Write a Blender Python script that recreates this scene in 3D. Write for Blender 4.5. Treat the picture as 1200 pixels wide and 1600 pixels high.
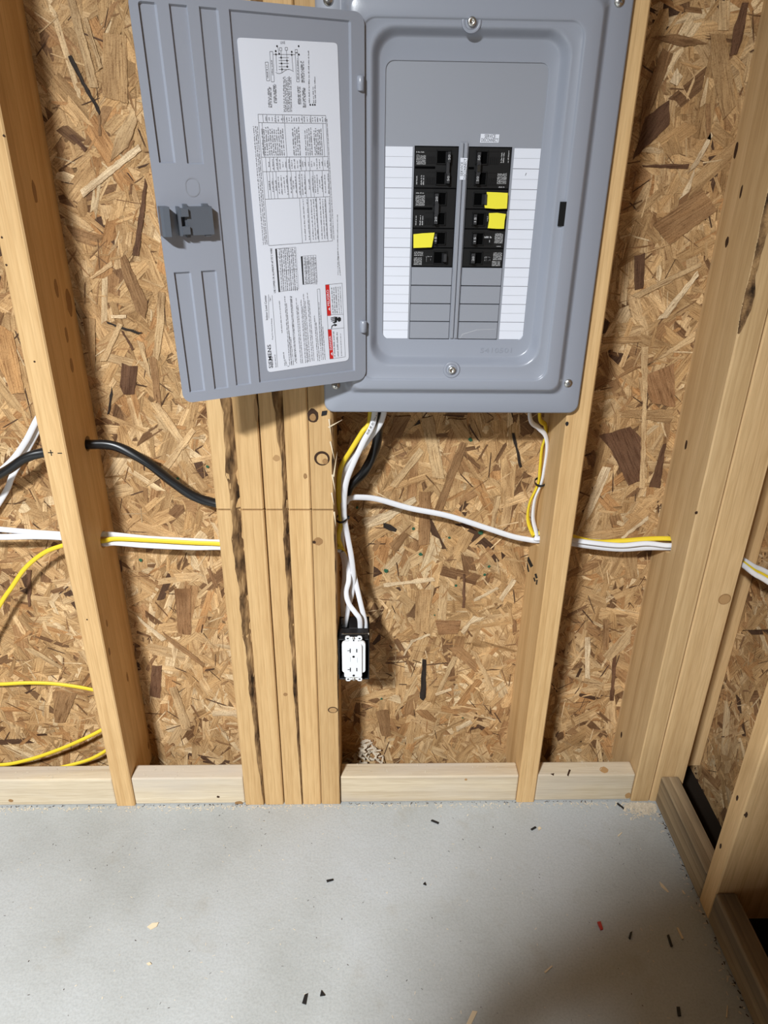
import bpy, bmesh, math, random
import numpy as np
from mathutils import Vector, Matrix

for o in list(bpy.data.objects):
    bpy.data.objects.remove(o)
SC = bpy.context.scene
COL = SC.collection

# ------------------------------------------------------------------ camera
CAM = np.array([0.0474599, -1.0974918, 1.2310608])
PITCH, YAW, ROLL, F = 0.46349193, 0.03030206, 0.01487025, 1144.728
def cam_axes():
    cy, sy, cp, sp = math.cos(YAW), math.sin(YAW), math.cos(PITCH), math.sin(PITCH)
    f = np.array([sy*cp, cy*cp, -sp]); r = np.array([cy, -sy, 0.]); u = np.cross(r, f)
    c, s = math.cos(ROLL), math.sin(ROLL)
    return np.array([c*r+s*u, -s*r+c*u, f])
AX = cam_axes()
cd = bpy.data.cameras.new('camera'); cam = bpy.data.objects.new('camera', cd); COL.objects.link(cam)
cd.sensor_fit = 'VERTICAL'; cd.sensor_height = 36; cd.sensor_width = 27
cd.lens = F/1600*36; cd.clip_start = 0.02; cd.clip_end = 50
M3 = Matrix((tuple(AX[0]), tuple(AX[1]), tuple(-AX[2]))).transposed()
cam.matrix_world = Matrix.Translation(Vector(CAM)) @ M3.to_4x4()
SC.camera = cam

def ray(u, v):
    return np.array([(u-600)/F, (800-v)/F, 1.]) @ AX
def at(u, v, axis, val):
    """photo pixel -> point on the plane axis=val (0 X, 1 Y, 2 Z)"""
    d = ray(u, v); t = (val-CAM[axis])/d[axis]
    return CAM + t*d

# ------------------------------------------------------------------ world, lights, exposure
w = bpy.data.worlds.new('world'); SC.world = w; w.use_nodes = True
w.node_tree.nodes['Background'].inputs[0].default_value = (1.0, 0.82, 0.62, 1)
w.node_tree.nodes['Background'].inputs[1].default_value = 0.065
def area(name, loc, size, power, color):
    l = bpy.data.lights.new(name, 'AREA'); l.shape = 'RECTANGLE'; l.size = size[0]; l.size_y = size[1]
    l.energy = power; l.color = color; l.spread = math.radians(158)   # beam narrowed to dim the upper walls, no housing modelled
    o = bpy.data.objects.new(name, l); COL.objects.link(o); o.location = loc   # faces straight down
    return o
area('ceiling_lamp', (-0.80, -2.10, 2.32), (0.13, 0.13), 72, (0.94, 0.975, 1.0))
area('ceiling_lamp', (-0.69, -2.17, 2.32), (0.13, 0.13), 51, (0.94, 0.975, 1.0))
SC.view_settings.view_transform = 'Standard'
SC.view_settings.look = 'None'
SC.view_settings.gamma = 1
SC.view_settings.exposure = 0.55
SC.view_settings.use_curve_mapping = False

# ------------------------------------------------------------------ helpers
rnd = random.Random(7)
WO = {}
def reg(o, world_origin, parent=None):
    COL.objects.link(o)
    wo = Vector(world_origin); WO[o] = wo
    if parent is not None:
        o.parent = parent; o.location = wo - WO[parent]
    else:
        o.location = wo
    return o
def tag(o, label=None, cat=None, group=None, kind=None):
    if label: o['label'] = label
    if cat: o['category'] = cat
    if group: o['group'] = group
    if kind: o['kind'] = kind
    return o
def thing(name, loc, label, cat, group=None):
    return tag(reg(bpy.data.objects.new(name, None), loc), label, cat, group)
def mk(name, verts, faces, mat, parent=None, origin=None, smooth=False):
    v = np.asarray(verts, float)
    if origin is None:
        lo, hi = v.min(0), v.max(0); origin = ((lo[0]+hi[0])/2, (lo[1]+hi[1])/2, lo[2])
    me = bpy.data.meshes.new(name)
    me.from_pydata((v-np.asarray(origin)).tolist(), [], [list(f) for f in faces])
    if mat: me.materials.append(mat)
    if smooth: me.polygons.foreach_set('use_smooth', [True]*len(me.polygons))
    me.update()
    return reg(bpy.data.objects.new(name, me), origin, parent)
def mkbm(name, bm, mat, parent=None, origin=None, smooth=False):
    bm.verts.ensure_lookup_table()
    v = [tuple(x.co) for x in bm.verts]; bm.verts.index_update()
    f = [[q.index for q in p.verts] for p in bm.faces]
    bm.free()
    return mk(name, v, f, mat, parent, origin, smooth)
def bm_box(lo, hi, bevel=0, seg=1, bm=None):
    b = bmesh.new()
    r = bmesh.ops.create_cube(b, size=1)
    for v in b.verts:
        v.co = Vector([lo[i] + (v.co[i]+.5)*(hi[i]-lo[i]) for i in range(3)])
    if bevel:
        bmesh.ops.bevel(b, geom=b.edges[:], offset=bevel, segments=seg, affect='EDGES', profile=.5)
    if bm is None: return b
    me = bpy.data.meshes.new('t'); b.to_mesh(me); b.free(); bm.from_mesh(me); bpy.data.meshes.remove(me)
    return bm
def box(name, lo, hi, mat, parent=None, bevel=.0006, seg=1):
    return mkbm(name, bm_box(lo, hi, bevel, seg), mat, parent)
def fix_normals(o):
    bm = bmesh.new(); bm.from_mesh(o.data); bmesh.ops.recalc_face_normals(bm, faces=bm.faces[:]); bm.to_mesh(o.data); bm.free()
    return o
def prism(name, pts, depth_vec, mat, parent=None, origin=None):
    """closed polygon (3D points) extruded by depth_vec"""
    n = len(pts); p = [np.asarray(a, float) for a in pts]; d = np.asarray(depth_vec, float)
    v = p+[a+d for a in p]
    f = [list(range(n)), list(range(2*n-1, n-1, -1))]+[[i, (i+1) % n, n+(i+1) % n, n+i] for i in range(n)]
    return fix_normals(mk(name, v, f, mat, parent, origin))
def lathe(name, c, axis, prof, mat, parent=None, n=20, smooth=True):
    """profile of (radius, height along axis) turned about axis through c"""
    a = Vector(axis).normalized(); u = a.orthogonal().normalized(); w_ = a.cross(u)
    v, f = [], []
    for r, h in prof:
        for k in range(n):
            t = 2*math.pi*k/n
            v.append(Vector(c)+a*h+(u*math.cos(t)+w_*math.sin(t))*r)
    for i in range(len(prof)-1):
        for k in range(n):
            f.append([i*n+k, i*n+(k+1) % n, (i+1)*n+(k+1) % n, (i+1)*n+k])
    f.append(list(range(n))); f.append([(len(prof)-1)*n+k for k in range(n-1, -1, -1)])
    return fix_normals(mk(name, [tuple(x) for x in v], f, mat, parent, smooth=smooth))
def bool_cut(o, cutters):
    for c in cutters:
        m = o.modifiers.new('b', 'BOOLEAN'); m.operation = 'DIFFERENCE'; m.object = c; m.solver = 'EXACT'
    bpy.context.view_layer.update()
    dg = bpy.context.evaluated_depsgraph_get()
    me = bpy.data.meshes.new_from_object(o.evaluated_get(dg))
    o.modifiers.clear(); o.data = me
def temp_box(lo, hi):
    return mkbm('cut', bm_box(lo, hi), None)
def temp_cyl(p0, p1, r):
    d = Vector(p1)-Vector(p0)
    return lathe('cut', p0, d, [(r, 0), (r, d.length)], None, n=24)
def drop(objs):
    for o in objs: WO.pop(o, None); bpy.data.objects.remove(o)

# ------------------------------------------------------------------ materials
def newmat(name, rough=.6, spec=.3, color=(.5, .5, .5), metal=0):
    m = bpy.data.materials.new(name); m.use_nodes = True
    b = m.node_tree.nodes['Principled BSDF']
    b.inputs['Base Color'].default_value = (*color, 1); b.inputs['Roughness'].default_value = rough
    b.inputs['Specular IOR Level'].default_value = spec; b.inputs['Metallic'].default_value = metal
    return m, m.node_tree, b
def N(nt, t, **kw):
    n = nt.nodes.new(t)
    for k, v in kw.items():
        if k.startswith('i_'):
            n.inputs[k[2:].replace('_', ' ')].default_value = v
        else: setattr(n, k, v)
    return n
def ramp(nt, stops, interp='LINEAR'):
    r = nt.nodes.new('ShaderNodeValToRGB'); r.color_ramp.interpolation = interp
    while len(r.color_ramp.elements) < len(stops): r.color_ramp.elements.new(.5)
    for e, (p, c) in zip(r.color_ramp.elements, stops): e.position = p; e.color = (*c, 1)
    return r
def mix(nt, a, b, fac, mode='MIX'):
    m = nt.nodes.new('ShaderNodeMix'); m.data_type = 'RGBA'; m.blend_type = mode
    L = nt.links
    for s, i in ((fac, 0), (a, 6), (b, 7)):
        if hasattr(s, 'links'): L.new(s, m.inputs[i])
        else: m.inputs[i].default_value = s if i == 0 else (*s, 1)
    return m.outputs[2]
def bump(nt, bsdf, h, strength, dist=.001):
    b = N(nt, 'ShaderNodeBump'); b.inputs['Strength'].default_value = strength; b.inputs['Distance'].default_value = dist
    nt.links.new(h, b.inputs['Height']); nt.links.new(b.outputs[0], bsdf.inputs['Normal'])

def wood(name, light, mid, dark, axis='Z', ring=26, stain=None, rough=.62):
    m, nt, b = newmat(name, rough, .25); L = nt.links
    tc = N(nt, 'ShaderNodeTexCoord'); oi = N(nt, 'ShaderNodeObjectInfo')
    off = N(nt, 'ShaderNodeVectorMath', operation='SCALE'); off.inputs[0].default_value = (7.3, 3.1, 5.7); L.new(oi.outputs['Random'], off.inputs['Scale'])
    add = N(nt, 'ShaderNodeVectorMath', operation='ADD'); L.new(tc.outputs['Object'], add.inputs[0]); L.new(off.outputs[0], add.inputs[1])
    sc = {'Z': (1, 1, .045), 'X': (.045, 1, 1), 'Y': (1, .045, 1)}[axis]
    mp = N(nt, 'ShaderNodeMapping'); mp.inputs['Scale'].default_value = sc; L.new(add.outputs[0], mp.inputs[0])
    wv = N(nt, 'ShaderNodeTexWave', wave_type='RINGS', rings_direction=axis, wave_profile='SAW')
    wv.inputs['Scale'].default_value = ring; wv.inputs['Distortion'].default_value = 3.0; wv.inputs['Detail'].default_value = 2; wv.inputs['Detail Scale'].default_value = 1.2
    L.new(mp.outputs[0], wv.inputs['Vector'])
    n1 = N(nt, 'ShaderNodeTexNoise'); n1.inputs['Scale'].default_value = 420; n1.inputs['Detail'].default_value = 3; L.new(mp.outputs[0], n1.inputs['Vector'])
    n2 = N(nt, 'ShaderNodeTexNoise'); n2.inputs['Scale'].default_value = 34; n2.inputs['Detail'].default_value = 3; L.new(mp.outputs[0], n2.inputs['Vector'])
    r1 = ramp(nt, [(.0, light), (.75, mid), (1., dark)]); L.new(wv.outputs['Fac'], r1.inputs[0])
    r2 = ramp(nt, [(.3, dark), (.5, mid), (.7, light)]); L.new(n2.outputs['Fac'], r2.inputs[0])
    c = mix(nt, r1.outputs[0], r2.outputs[0], .62)
    r3 = ramp(nt, [(.35, (.80, .76, .70)), (.6, (1, 1, 1))]); L.new(n1.outputs['Fac'], r3.inputs[0])
    c = mix(nt, c, r3.outputs[0], .6, 'MULTIPLY')
    if stain:
        n3 = N(nt, 'ShaderNodeTexNoise'); n3.inputs['Scale'].default_value = 9; n3.inputs['Detail'].default_value = 6
        mp2 = N(nt, 'ShaderNodeMapping'); mp2.inputs['Scale'].default_value = {'Z': (1, 1, .25), 'X': (.25, 1, 1), 'Y': (1, .25, 1)}[axis]
        L.new(add.outputs[0], mp2.inputs[0]); L.new(mp2.outputs[0], n3.inputs['Vector'])
        r4 = ramp(nt, [(.42, (0, 0, 0)), (.68, (1, 1, 1))]); L.new(n3.outputs['Fac'], r4.inputs[0])
        c = mix(nt, c, stain, r4.outputs[0])
    hs = N(nt, 'ShaderNodeHueSaturation'); L.new(c, hs.inputs['Color'])
    mr = N(nt, 'ShaderNodeMapRange'); mr.inputs[3].default_value = .88; mr.inputs[4].default_value = 1.08
    L.new(oi.outputs['Random'], mr.inputs[0]); L.new(mr.outputs[0], hs.inputs['Value'])
    L.new(hs.outputs[0], b.inputs['Base Color'])
    bump(nt, b, n1.outputs['Fac'], .25, .0006)
    return m
PINE = wood('stud_pine', (.70, .475, .235), (.62, .40, .185), (.50, .30, .125))
PINE_D = wood('corner_pine', (.70, .485, .255), (.62, .415, .205), (.48, .30, .135), ring=16)
PLATE = wood('plate_pine', (.74, .63, .46), (.66, .55, .39), (.52, .41, .28), axis='X', ring=18, stain=(.55, .49, .42))
PLATE_D = wood('weathered_plate', (.50, .38, .235), (.30, .22, .13), (.11, .08, .05), axis='Y', ring=24, stain=(.14, .11, .08), rough=.75)

def bark_mat():
    m, nt, b = newmat('bark', .9, .1); L = nt.links
    tc = N(nt, 'ShaderNodeTexCoord'); mp = N(nt, 'ShaderNodeMapping'); mp.inputs['Scale'].default_value = (1, 1, .3); L.new(tc.outputs['Object'], mp.inputs[0])
    n = N(nt, 'ShaderNodeTexNoise'); n.inputs['Scale'].default_value = 75; n.inputs['Detail'].default_value = 6; L.new(mp.outputs[0], n.inputs['Vector'])
    r = ramp(nt, [(.33, (.03, .018, .01)), (.45, (.15, .085, .04)), (.58, (.30, .18, .08)), (.72, (.46, .29, .14))]); L.new(n.outputs['Fac'], r.inputs[0])
    L.new(r.outputs[0], b.inputs['Base Color']); bump(nt, b, n.outputs['Fac'], .8, .003)
    return m
BARK = bark_mat()
def knot_mat():
    m, nt, b = newmat('knot', .6, .2); L = nt.links
    tc = N(nt, 'ShaderNodeTexCoord'); wv = N(nt, 'ShaderNodeTexWave', wave_type='RINGS', rings_direction='SPHERICAL')
    wv.inputs['Scale'].default_value = 210; wv.inputs['Distortion'].default_value = 2; wv.inputs['Detail'].default_value = 2
    L.new(tc.outputs['Object'], wv.inputs['Vector'])
    r = ramp(nt, [(0, (.22, .115, .045)), (.6, (.33, .18, .075)), (1, (.42, .25, .11))]); L.new(wv.outputs['Fac'], r.inputs[0])
    L.new(r.outputs[0], b.inputs['Base Color'])
    return m
KNOT = knot_mat()
KNOT_DARK = newmat('knot_dark', .7, .2, (.045, .022, .012))[0]
KNOT_PALE = newmat('knot_pale', .6, .2, (.42, .25, .11))[0]
PENCIL = newmat('pencil_mark', .8, .1, (.03, .028, .025))[0]

def strand_mat():
    m, nt, b = newmat('osb_strand', .7, .2); L = nt.links
    at_ = N(nt, 'ShaderNodeAttribute', attribute_name='Col'); uv = N(nt, 'ShaderNodeUVMap', uv_map='UVMap')
    mp = N(nt, 'ShaderNodeMapping'); mp.inputs['Scale'].default_value = (24, 420, 1); L.new(uv.outputs[0], mp.inputs[0])
    n = N(nt, 'ShaderNodeTexNoise'); n.inputs['Scale'].default_value = 1; n.inputs['Detail'].default_value = 4; n.inputs['Roughness'].default_value = .6; L.new(mp.outputs[0], n.inputs['Vector'])
    r = ramp(nt, [(.32, (.42, .34, .28)), (.46, (.85, .81, .77)), (.58, (1, 1, 1)), (.72, (1.2, 1.18, 1.12))]); L.new(n.outputs['Fac'], r.inputs[0])
    c = mix(nt, at_.outputs['Color'], r.outputs[0], .85, 'MULTIPLY')
    mp2 = N(nt, 'ShaderNodeMapping'); mp2.inputs['Scale'].default_value = (90, 260, 1); L.new(uv.outputs[0], mp2.inputs[0])
    n2 = N(nt, 'ShaderNodeTexNoise'); n2.inputs['Scale'].default_value = 1; n2.inputs['Detail'].default_value = 3; L.new(mp2.outputs[0], n2.inputs['Vector'])
    r2 = ramp(nt, [(.27, (.35, .26, .2)), (.38, (1, 1, 1))]); L.new(n2.outputs['Fac'], r2.inputs[0])
    c = mix(nt, c, r2.outputs[0], .7, 'MULTIPLY')
    tc = N(nt, 'ShaderNodeTexCoord'); n3 = N(nt, 'ShaderNodeTexNoise'); n3.inputs['Scale'].default_value = 520; n3.inputs['Detail'].default_value = 3; L.new(tc.outputs['Object'], n3.inputs['Vector'])
    r3 = ramp(nt, [(.33, (.62, .56, .5)), (.5, (1, 1, 1)), (.7, (1.1, 1.09, 1.07))]); L.new(n3.outputs['Fac'], r3.inputs[0])
    c = mix(nt, c, r3.outputs[0], .7, 'MULTIPLY')
    n4 = N(nt, 'ShaderNodeTexNoise'); n4.inputs['Scale'].default_value = 14; n4.inputs['Detail'].default_value = 4; L.new(tc.outputs['Object'], n4.inputs['Vector'])
    r4 = ramp(nt, [(.36, (.78, .72, .66)), (.55, (1, 1, 1))]); L.new(n4.outputs['Fac'], r4.inputs[0])
    c = mix(nt, c, r4.outputs[0], .7, 'MULTIPLY')
    mp5 = N(nt, 'ShaderNodeMapping'); mp5.inputs['Scale'].default_value = (12, 60, 1); L.new(uv.outputs[0], mp5.inputs[0])
    n5 = N(nt, 'ShaderNodeTexNoise'); n5.inputs['Scale'].default_value = 1; n5.inputs['Detail'].default_value = 4; L.new(mp5.outputs[0], n5.inputs['Vector'])
    r5 = ramp(nt, [(.33, (.66, .60, .55)), (.5, (1, 1, 1)), (.68, (1.18, 1.15, 1.1))]); L.new(n5.outputs['Fac'], r5.inputs[0])
    c = mix(nt, c, r5.outputs[0], .8, 'MULTIPLY')
    L.new(c, b.inputs['Base Color']); bump(nt, b, n.outputs['Fac'], .35, .0006)
    return m
STRAND = strand_mat()
OSB_BASE = newmat('osb_core', .85, .1, (.20, .115, .055))[0]

def concrete():
    m, nt, b = newmat('concrete', .72, .3); L = nt.links
    tc = N(nt, 'ShaderNodeTexCoord')
    def noise(s, d, rough=.55):
        n = N(nt, 'ShaderNodeTexNoise'); n.inputs['Scale'].default_value = s; n.inputs['Detail'].default_value = d; n.inputs['Roughness'].default_value = rough
        L.new(tc.outputs['Object'], n.inputs['Vector']); return n
    a = noise(3.2, 5); c1 = ramp(nt, [(.33, (.345, .352, .338)), (.5, (.405, .416, .408)), (.66, (.435, .449, .452))]); L.new(a.outputs['Fac'], c1.inputs[0])
    f = noise(260, 4); r2 = ramp(nt, [(.3, (.84, .84, .84)), (.55, (1, 1, 1)), (.75, (1.05, 1.05, 1.05))]); L.new(f.outputs['Fac'], r2.inputs[0])
    c = mix(nt, c1.outputs[0], r2.outputs[0], .8, 'MULTIPLY')
    s = noise(11, 6, .65); r3 = ramp(nt, [(.58, (0, 0, 0)), (.76, (1, 1, 1))]); L.new(s.outputs['Fac'], r3.inputs[0])
    st = N(nt, 'ShaderNodeMath', operation='MULTIPLY'); st.inputs[1].default_value = .42; L.new(r3.outputs[0], st.inputs[0])
    c = mix(nt, c, (.30, .27, .215), st.outputs[0])
    d = noise(38, 3, .5); r5 = ramp(nt, [(.72, (0, 0, 0)), (.80, (1, 1, 1))]); L.new(d.outputs['Fac'], r5.inputs[0])
    st2 = N(nt, 'ShaderNodeMath', operation='MULTIPLY'); st2.inputs[1].default_value = .3; L.new(r5.outputs[0], st2.inputs[0])
    c = mix(nt, c, (.16, .15, .13), st2.outputs[0])
    L.new(c, b.inputs['Base Color'])
    g = noise(90, 5, .6); ad = N(nt, 'ShaderNodeMath', operation='ADD'); L.new(g.outputs['Fac'], ad.inputs[0])
    big = noise(16, 3); L.new(big.outputs['Fac'], ad.inputs[1])
    bump(nt, b, ad.outputs[0], .30, .003)
    return m
CONCRETE = concrete()

def painted(name, color, rough=.30):
    m, nt, b = newmat(name, rough, .6, color); L = nt.links
    tc = N(nt, 'ShaderNodeTexCoord'); n = N(nt, 'ShaderNodeTexNoise'); n.inputs['Scale'].default_value = 900; n.inputs['Detail'].default_value = 2
    L.new(tc.outputs['Object'], n.inputs['Vector']); bump(nt, b, n.outputs['Fac'], .12, .0003)
    return m
GREY = painted('panel_grey_paint', (.285, .306, .360))
GREY_D = painted('deadfront_grey', (.27, .285, .325), .42)
WHITE = newmat('label_white', .5, .3, (.69, .715, .79))[0]
INK = newmat('ink_black', .6, .2, (.018, .018, .02))[0]
INK_G = newmat('ink_small_print', .6, .2, (.13, .13, .14))[0]
RULE = newmat('ink_rule_grey', .6, .2, (.20, .20, .22))[0]
RED = newmat('danger_red', .5, .3, (.58, .022, .02))[0]
BLACKP = newmat('breaker_black', .40, .35, (.0075, .0075, .008))[0]
BLACKM = newmat('breaker_black_matte', .9, .03, (.0015, .0015, .0016))[0]  # deepened to black for the shade in the handle wells; pole joints share it
TOGGLE = newmat('toggle_black', .33, .5, (.034, .034, .037))[0]
BPRINT = newmat('breaker_print', .6, .2, (.52, .52, .53))[0]
TAPE = newmat('yellow_tape', .5, .3, (.80, .72, .045))[0]
STEEL = newmat('zinc_steel', .32, .5, (.62, .61, .58), 1)[0]
LATCH = newmat('latch_plastic', .38, .5, (.095, .108, .13))[0]
NMW = newmat('cable_white', .45, .35, (.76, .77, .80))[0]
NMY = newmat('cable_yellow', .45, .35, (.80, .60, .035))[0]
NMB = newmat('cable_black', .32, .5, (.0085, .009, .010))[0]
PLASTIC_B = newmat('box_black_plastic', .45, .4, (.009, .009, .010))[0]
PLASTIC_W = newmat('receptacle_white', .35, .45, (.78, .80, .83))[0]
SLOT = newmat('slot_black', .7, .2, (.006, .006, .006))[0]
GREEN = newmat('green_ink', .7, .2, (.03, .11, .06))[0]
CHIPW = newmat('wood_chip', .7, .2, (.68, .56, .39))[0]
DUST = newmat('sawdust', .9, .1, (.62, .54, .42))[0]
REDBIT = newmat('red_plastic', .4, .4, (.42, .03, .025))[0]

# ------------------------------------------------------------------ setting: floor and sheathing
D_ST = .14          # stud depth (2x6), sheathing face at y = .14
XR = .664           # stud faces of the right wall
XRO = XR + D_ST     # sheathing of the right wall
mk('floor', [(-2.6, -4.2, -.12), (XR+.037, -4.2, -.12), (XR+.037, .044, -.12), (-2.6, .044, -.12), (-2.6, -4.2, 0), (XR+.037, -4.2, 0), (XR+.037, .044, 0), (-2.6, .044, 0)],
   [(0, 3, 2, 1), (4, 5, 6, 7), (0, 1, 5, 4), (1, 2, 6, 5), (2, 3, 7, 6), (3, 0, 4, 7)], CONCRETE, origin=(0, 0, 0))
tag(bpy.data.objects['floor'], 'grey troweled concrete floor slab', kind='structure')
wall_back = box('wall_back', (-1.9, D_ST, -.11), (XRO+.012, D_ST+.012, 1.95), OSB_BASE, bevel=0)
tag(wall_back, 'oriented strand board sheathing behind the studs', kind='structure')
wall_right = box('wall_right', (XRO, -1.6, -.11), (XRO+.012, D_ST-.0005, 1.95), OSB_BASE, bevel=0)
tag(wall_right, 'oriented strand board sheathing of the right-hand wall', kind='structure')

SILL = newmat('sill_shade', .95, .05, (.02, .015, .011))[0]  # near-black colour stands in for the shade behind the plates
for i_, (lo_, hi_) in enumerate((((-1.9, .045, -.118), (XRO, D_ST-.001, -.045)), ((XR+.038, -1.6, -.118), (XRO-.001, .044, -.045)))):
    tag(box('trim_%d' % (i_+1), lo_, hi_, SILL, bevel=0), 'sill darkened for the shade in the gap behind the plates', kind='structure')
TONES = [((.60, .395, .195), 32), ((.52, .33, .155), 28), ((.68, .475, .255), 18), ((.41, .24, .112), 11), ((.23, .128, .062), 5), ((.76, .58, .35), 6), ((.105, .058, .034), 2), ((.50, .28, .12), 7)]
def strands(name, parent, origin, U, V, nrm, ext, count, seed, fines, slivers):
    """thousands of pressed wood strands as real flat chips lying on the sheet; origin + a*U + b*V, nrm towards the room"""
    rs = np.random.RandomState(seed)
    P, Fc, UVs, Cs = [], [], [], []
    cols = np.array([t[0] for t in TONES]); pr = np.array([t[1] for t in TONES], float); pr /= pr.sum()
    U, V, nrm, origin = map(lambda q: np.asarray(q, float), (U, V, nrm, origin))
    def add(n, lmin, lmax, wmin, wmax, h0, h1, probs, spread=70):
        L_ = rs.uniform(lmin, lmax, n); W_ = np.minimum(rs.uniform(wmin, wmax, n), L_*.6)
        ang = np.radians(90 + rs.normal(0, spread, n))
        ca, cb = rs.uniform(ext[0], ext[1], n), rs.uniform(ext[2], ext[3], n)
        ci = rs.choice(len(cols), n, p=probs); val = rs.uniform(.82, 1.15, n)
        h = h0 + (h1-h0)*np.arange(n)/n; t1 = rs.uniform(-.0004, .0004, n); t2 = rs.uniform(-.0002, .0002, n)
        j = rs.uniform(-1, 1, (n, 6)); uo = rs.uniform(0, 60, (n, 2))
        for i in range(n):
            l, w_ = L_[i]/2, W_[i]/2; jj = j[i]
            e = min(l*.35, .012)
            loc = [(-l+jj[0]*e, -w_), (l+jj[1]*e, -w_*(1+.3*jj[4])), (l+jj[2]*e, w_*.2*jj[5]), (l+jj[3]*e, w_), (-l+jj[4]*e, w_*(1+.3*jj[1])), (-l+jj[5]*e, -w_*.2*jj[2])]
            c, s = math.cos(ang[i]), math.sin(ang[i]); b0 = len(P)
            for a, b in loc:
                aa = min(max(ca[i]+a*c-b*s, ext[0]), ext[1]); bb = min(max(cb[i]+a*s+b*c, ext[2]), ext[3])
                hh = max(h[i]+t1[i]*a/l+t2[i]*b/w_, .0001)
                P.append(origin+U*aa+V*bb+nrm*hh); UVs.append((uo[i, 0]+a, uo[i, 1]+b))
                Cs.append((*(cols[ci[i]]*val[i]), 1))
            Fc.append(range(b0, b0+6))
    add(count, .06, .15, .014, .038, .0002, .0012, pr, 48)
    add(count//2, .04, .12, .008, .026, .0012, .0019, pr, 55)
    add(fines, .012, .05, .002, .009, .0016, .0022, pr)
    p2 = np.array([.08, .07, .12, .14, .22, .12, .22, .03]); p2 /= p2.sum()
    add(slivers, .010, .045, .0008, .0028, .0020, .0024, p2)
    o = mk(name, P, Fc, STRAND, parent, origin)
    # faces must look into the room
    me = o.data
    me.update()
    if me.polygons and Vector(nrm).dot(me.polygons[0].normal) < 0: me.flip_normals()
    # flip_normals reverses loops: rebuild per-loop data from vertex index
    li = np.empty(len(me.loops), int); me.loops.foreach_get('vertex_index', li)
    uvl = me.uv_layers.new(name='UVMap'); uvl.data.foreach_set('uv', np.asarray(UVs)[li].ravel())
    ca_ = me.color_attributes.new('Col', 'FLOAT_COLOR', 'CORNER'); ca_.data.foreach_set('color', np.asarray(Cs)[li].ravel())
    return tag(o, kind='stuff')
strands('strand_layer', wall_back, (0, D_ST, 0), (1, 0, 0), (0, 0, 1), (0, -1, 0), (-1.2, XRO, -.06, 1.75), 7000, 3, 3600, 2600)
strands('strand_layer', wall_right, (XRO, 0, 0), (0, 1, 0), (0, 0, 1), (-1, 0, 0), (-1.0, D_ST, -.06, 1.6), 3600, 5, 2000, 1400)

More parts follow.
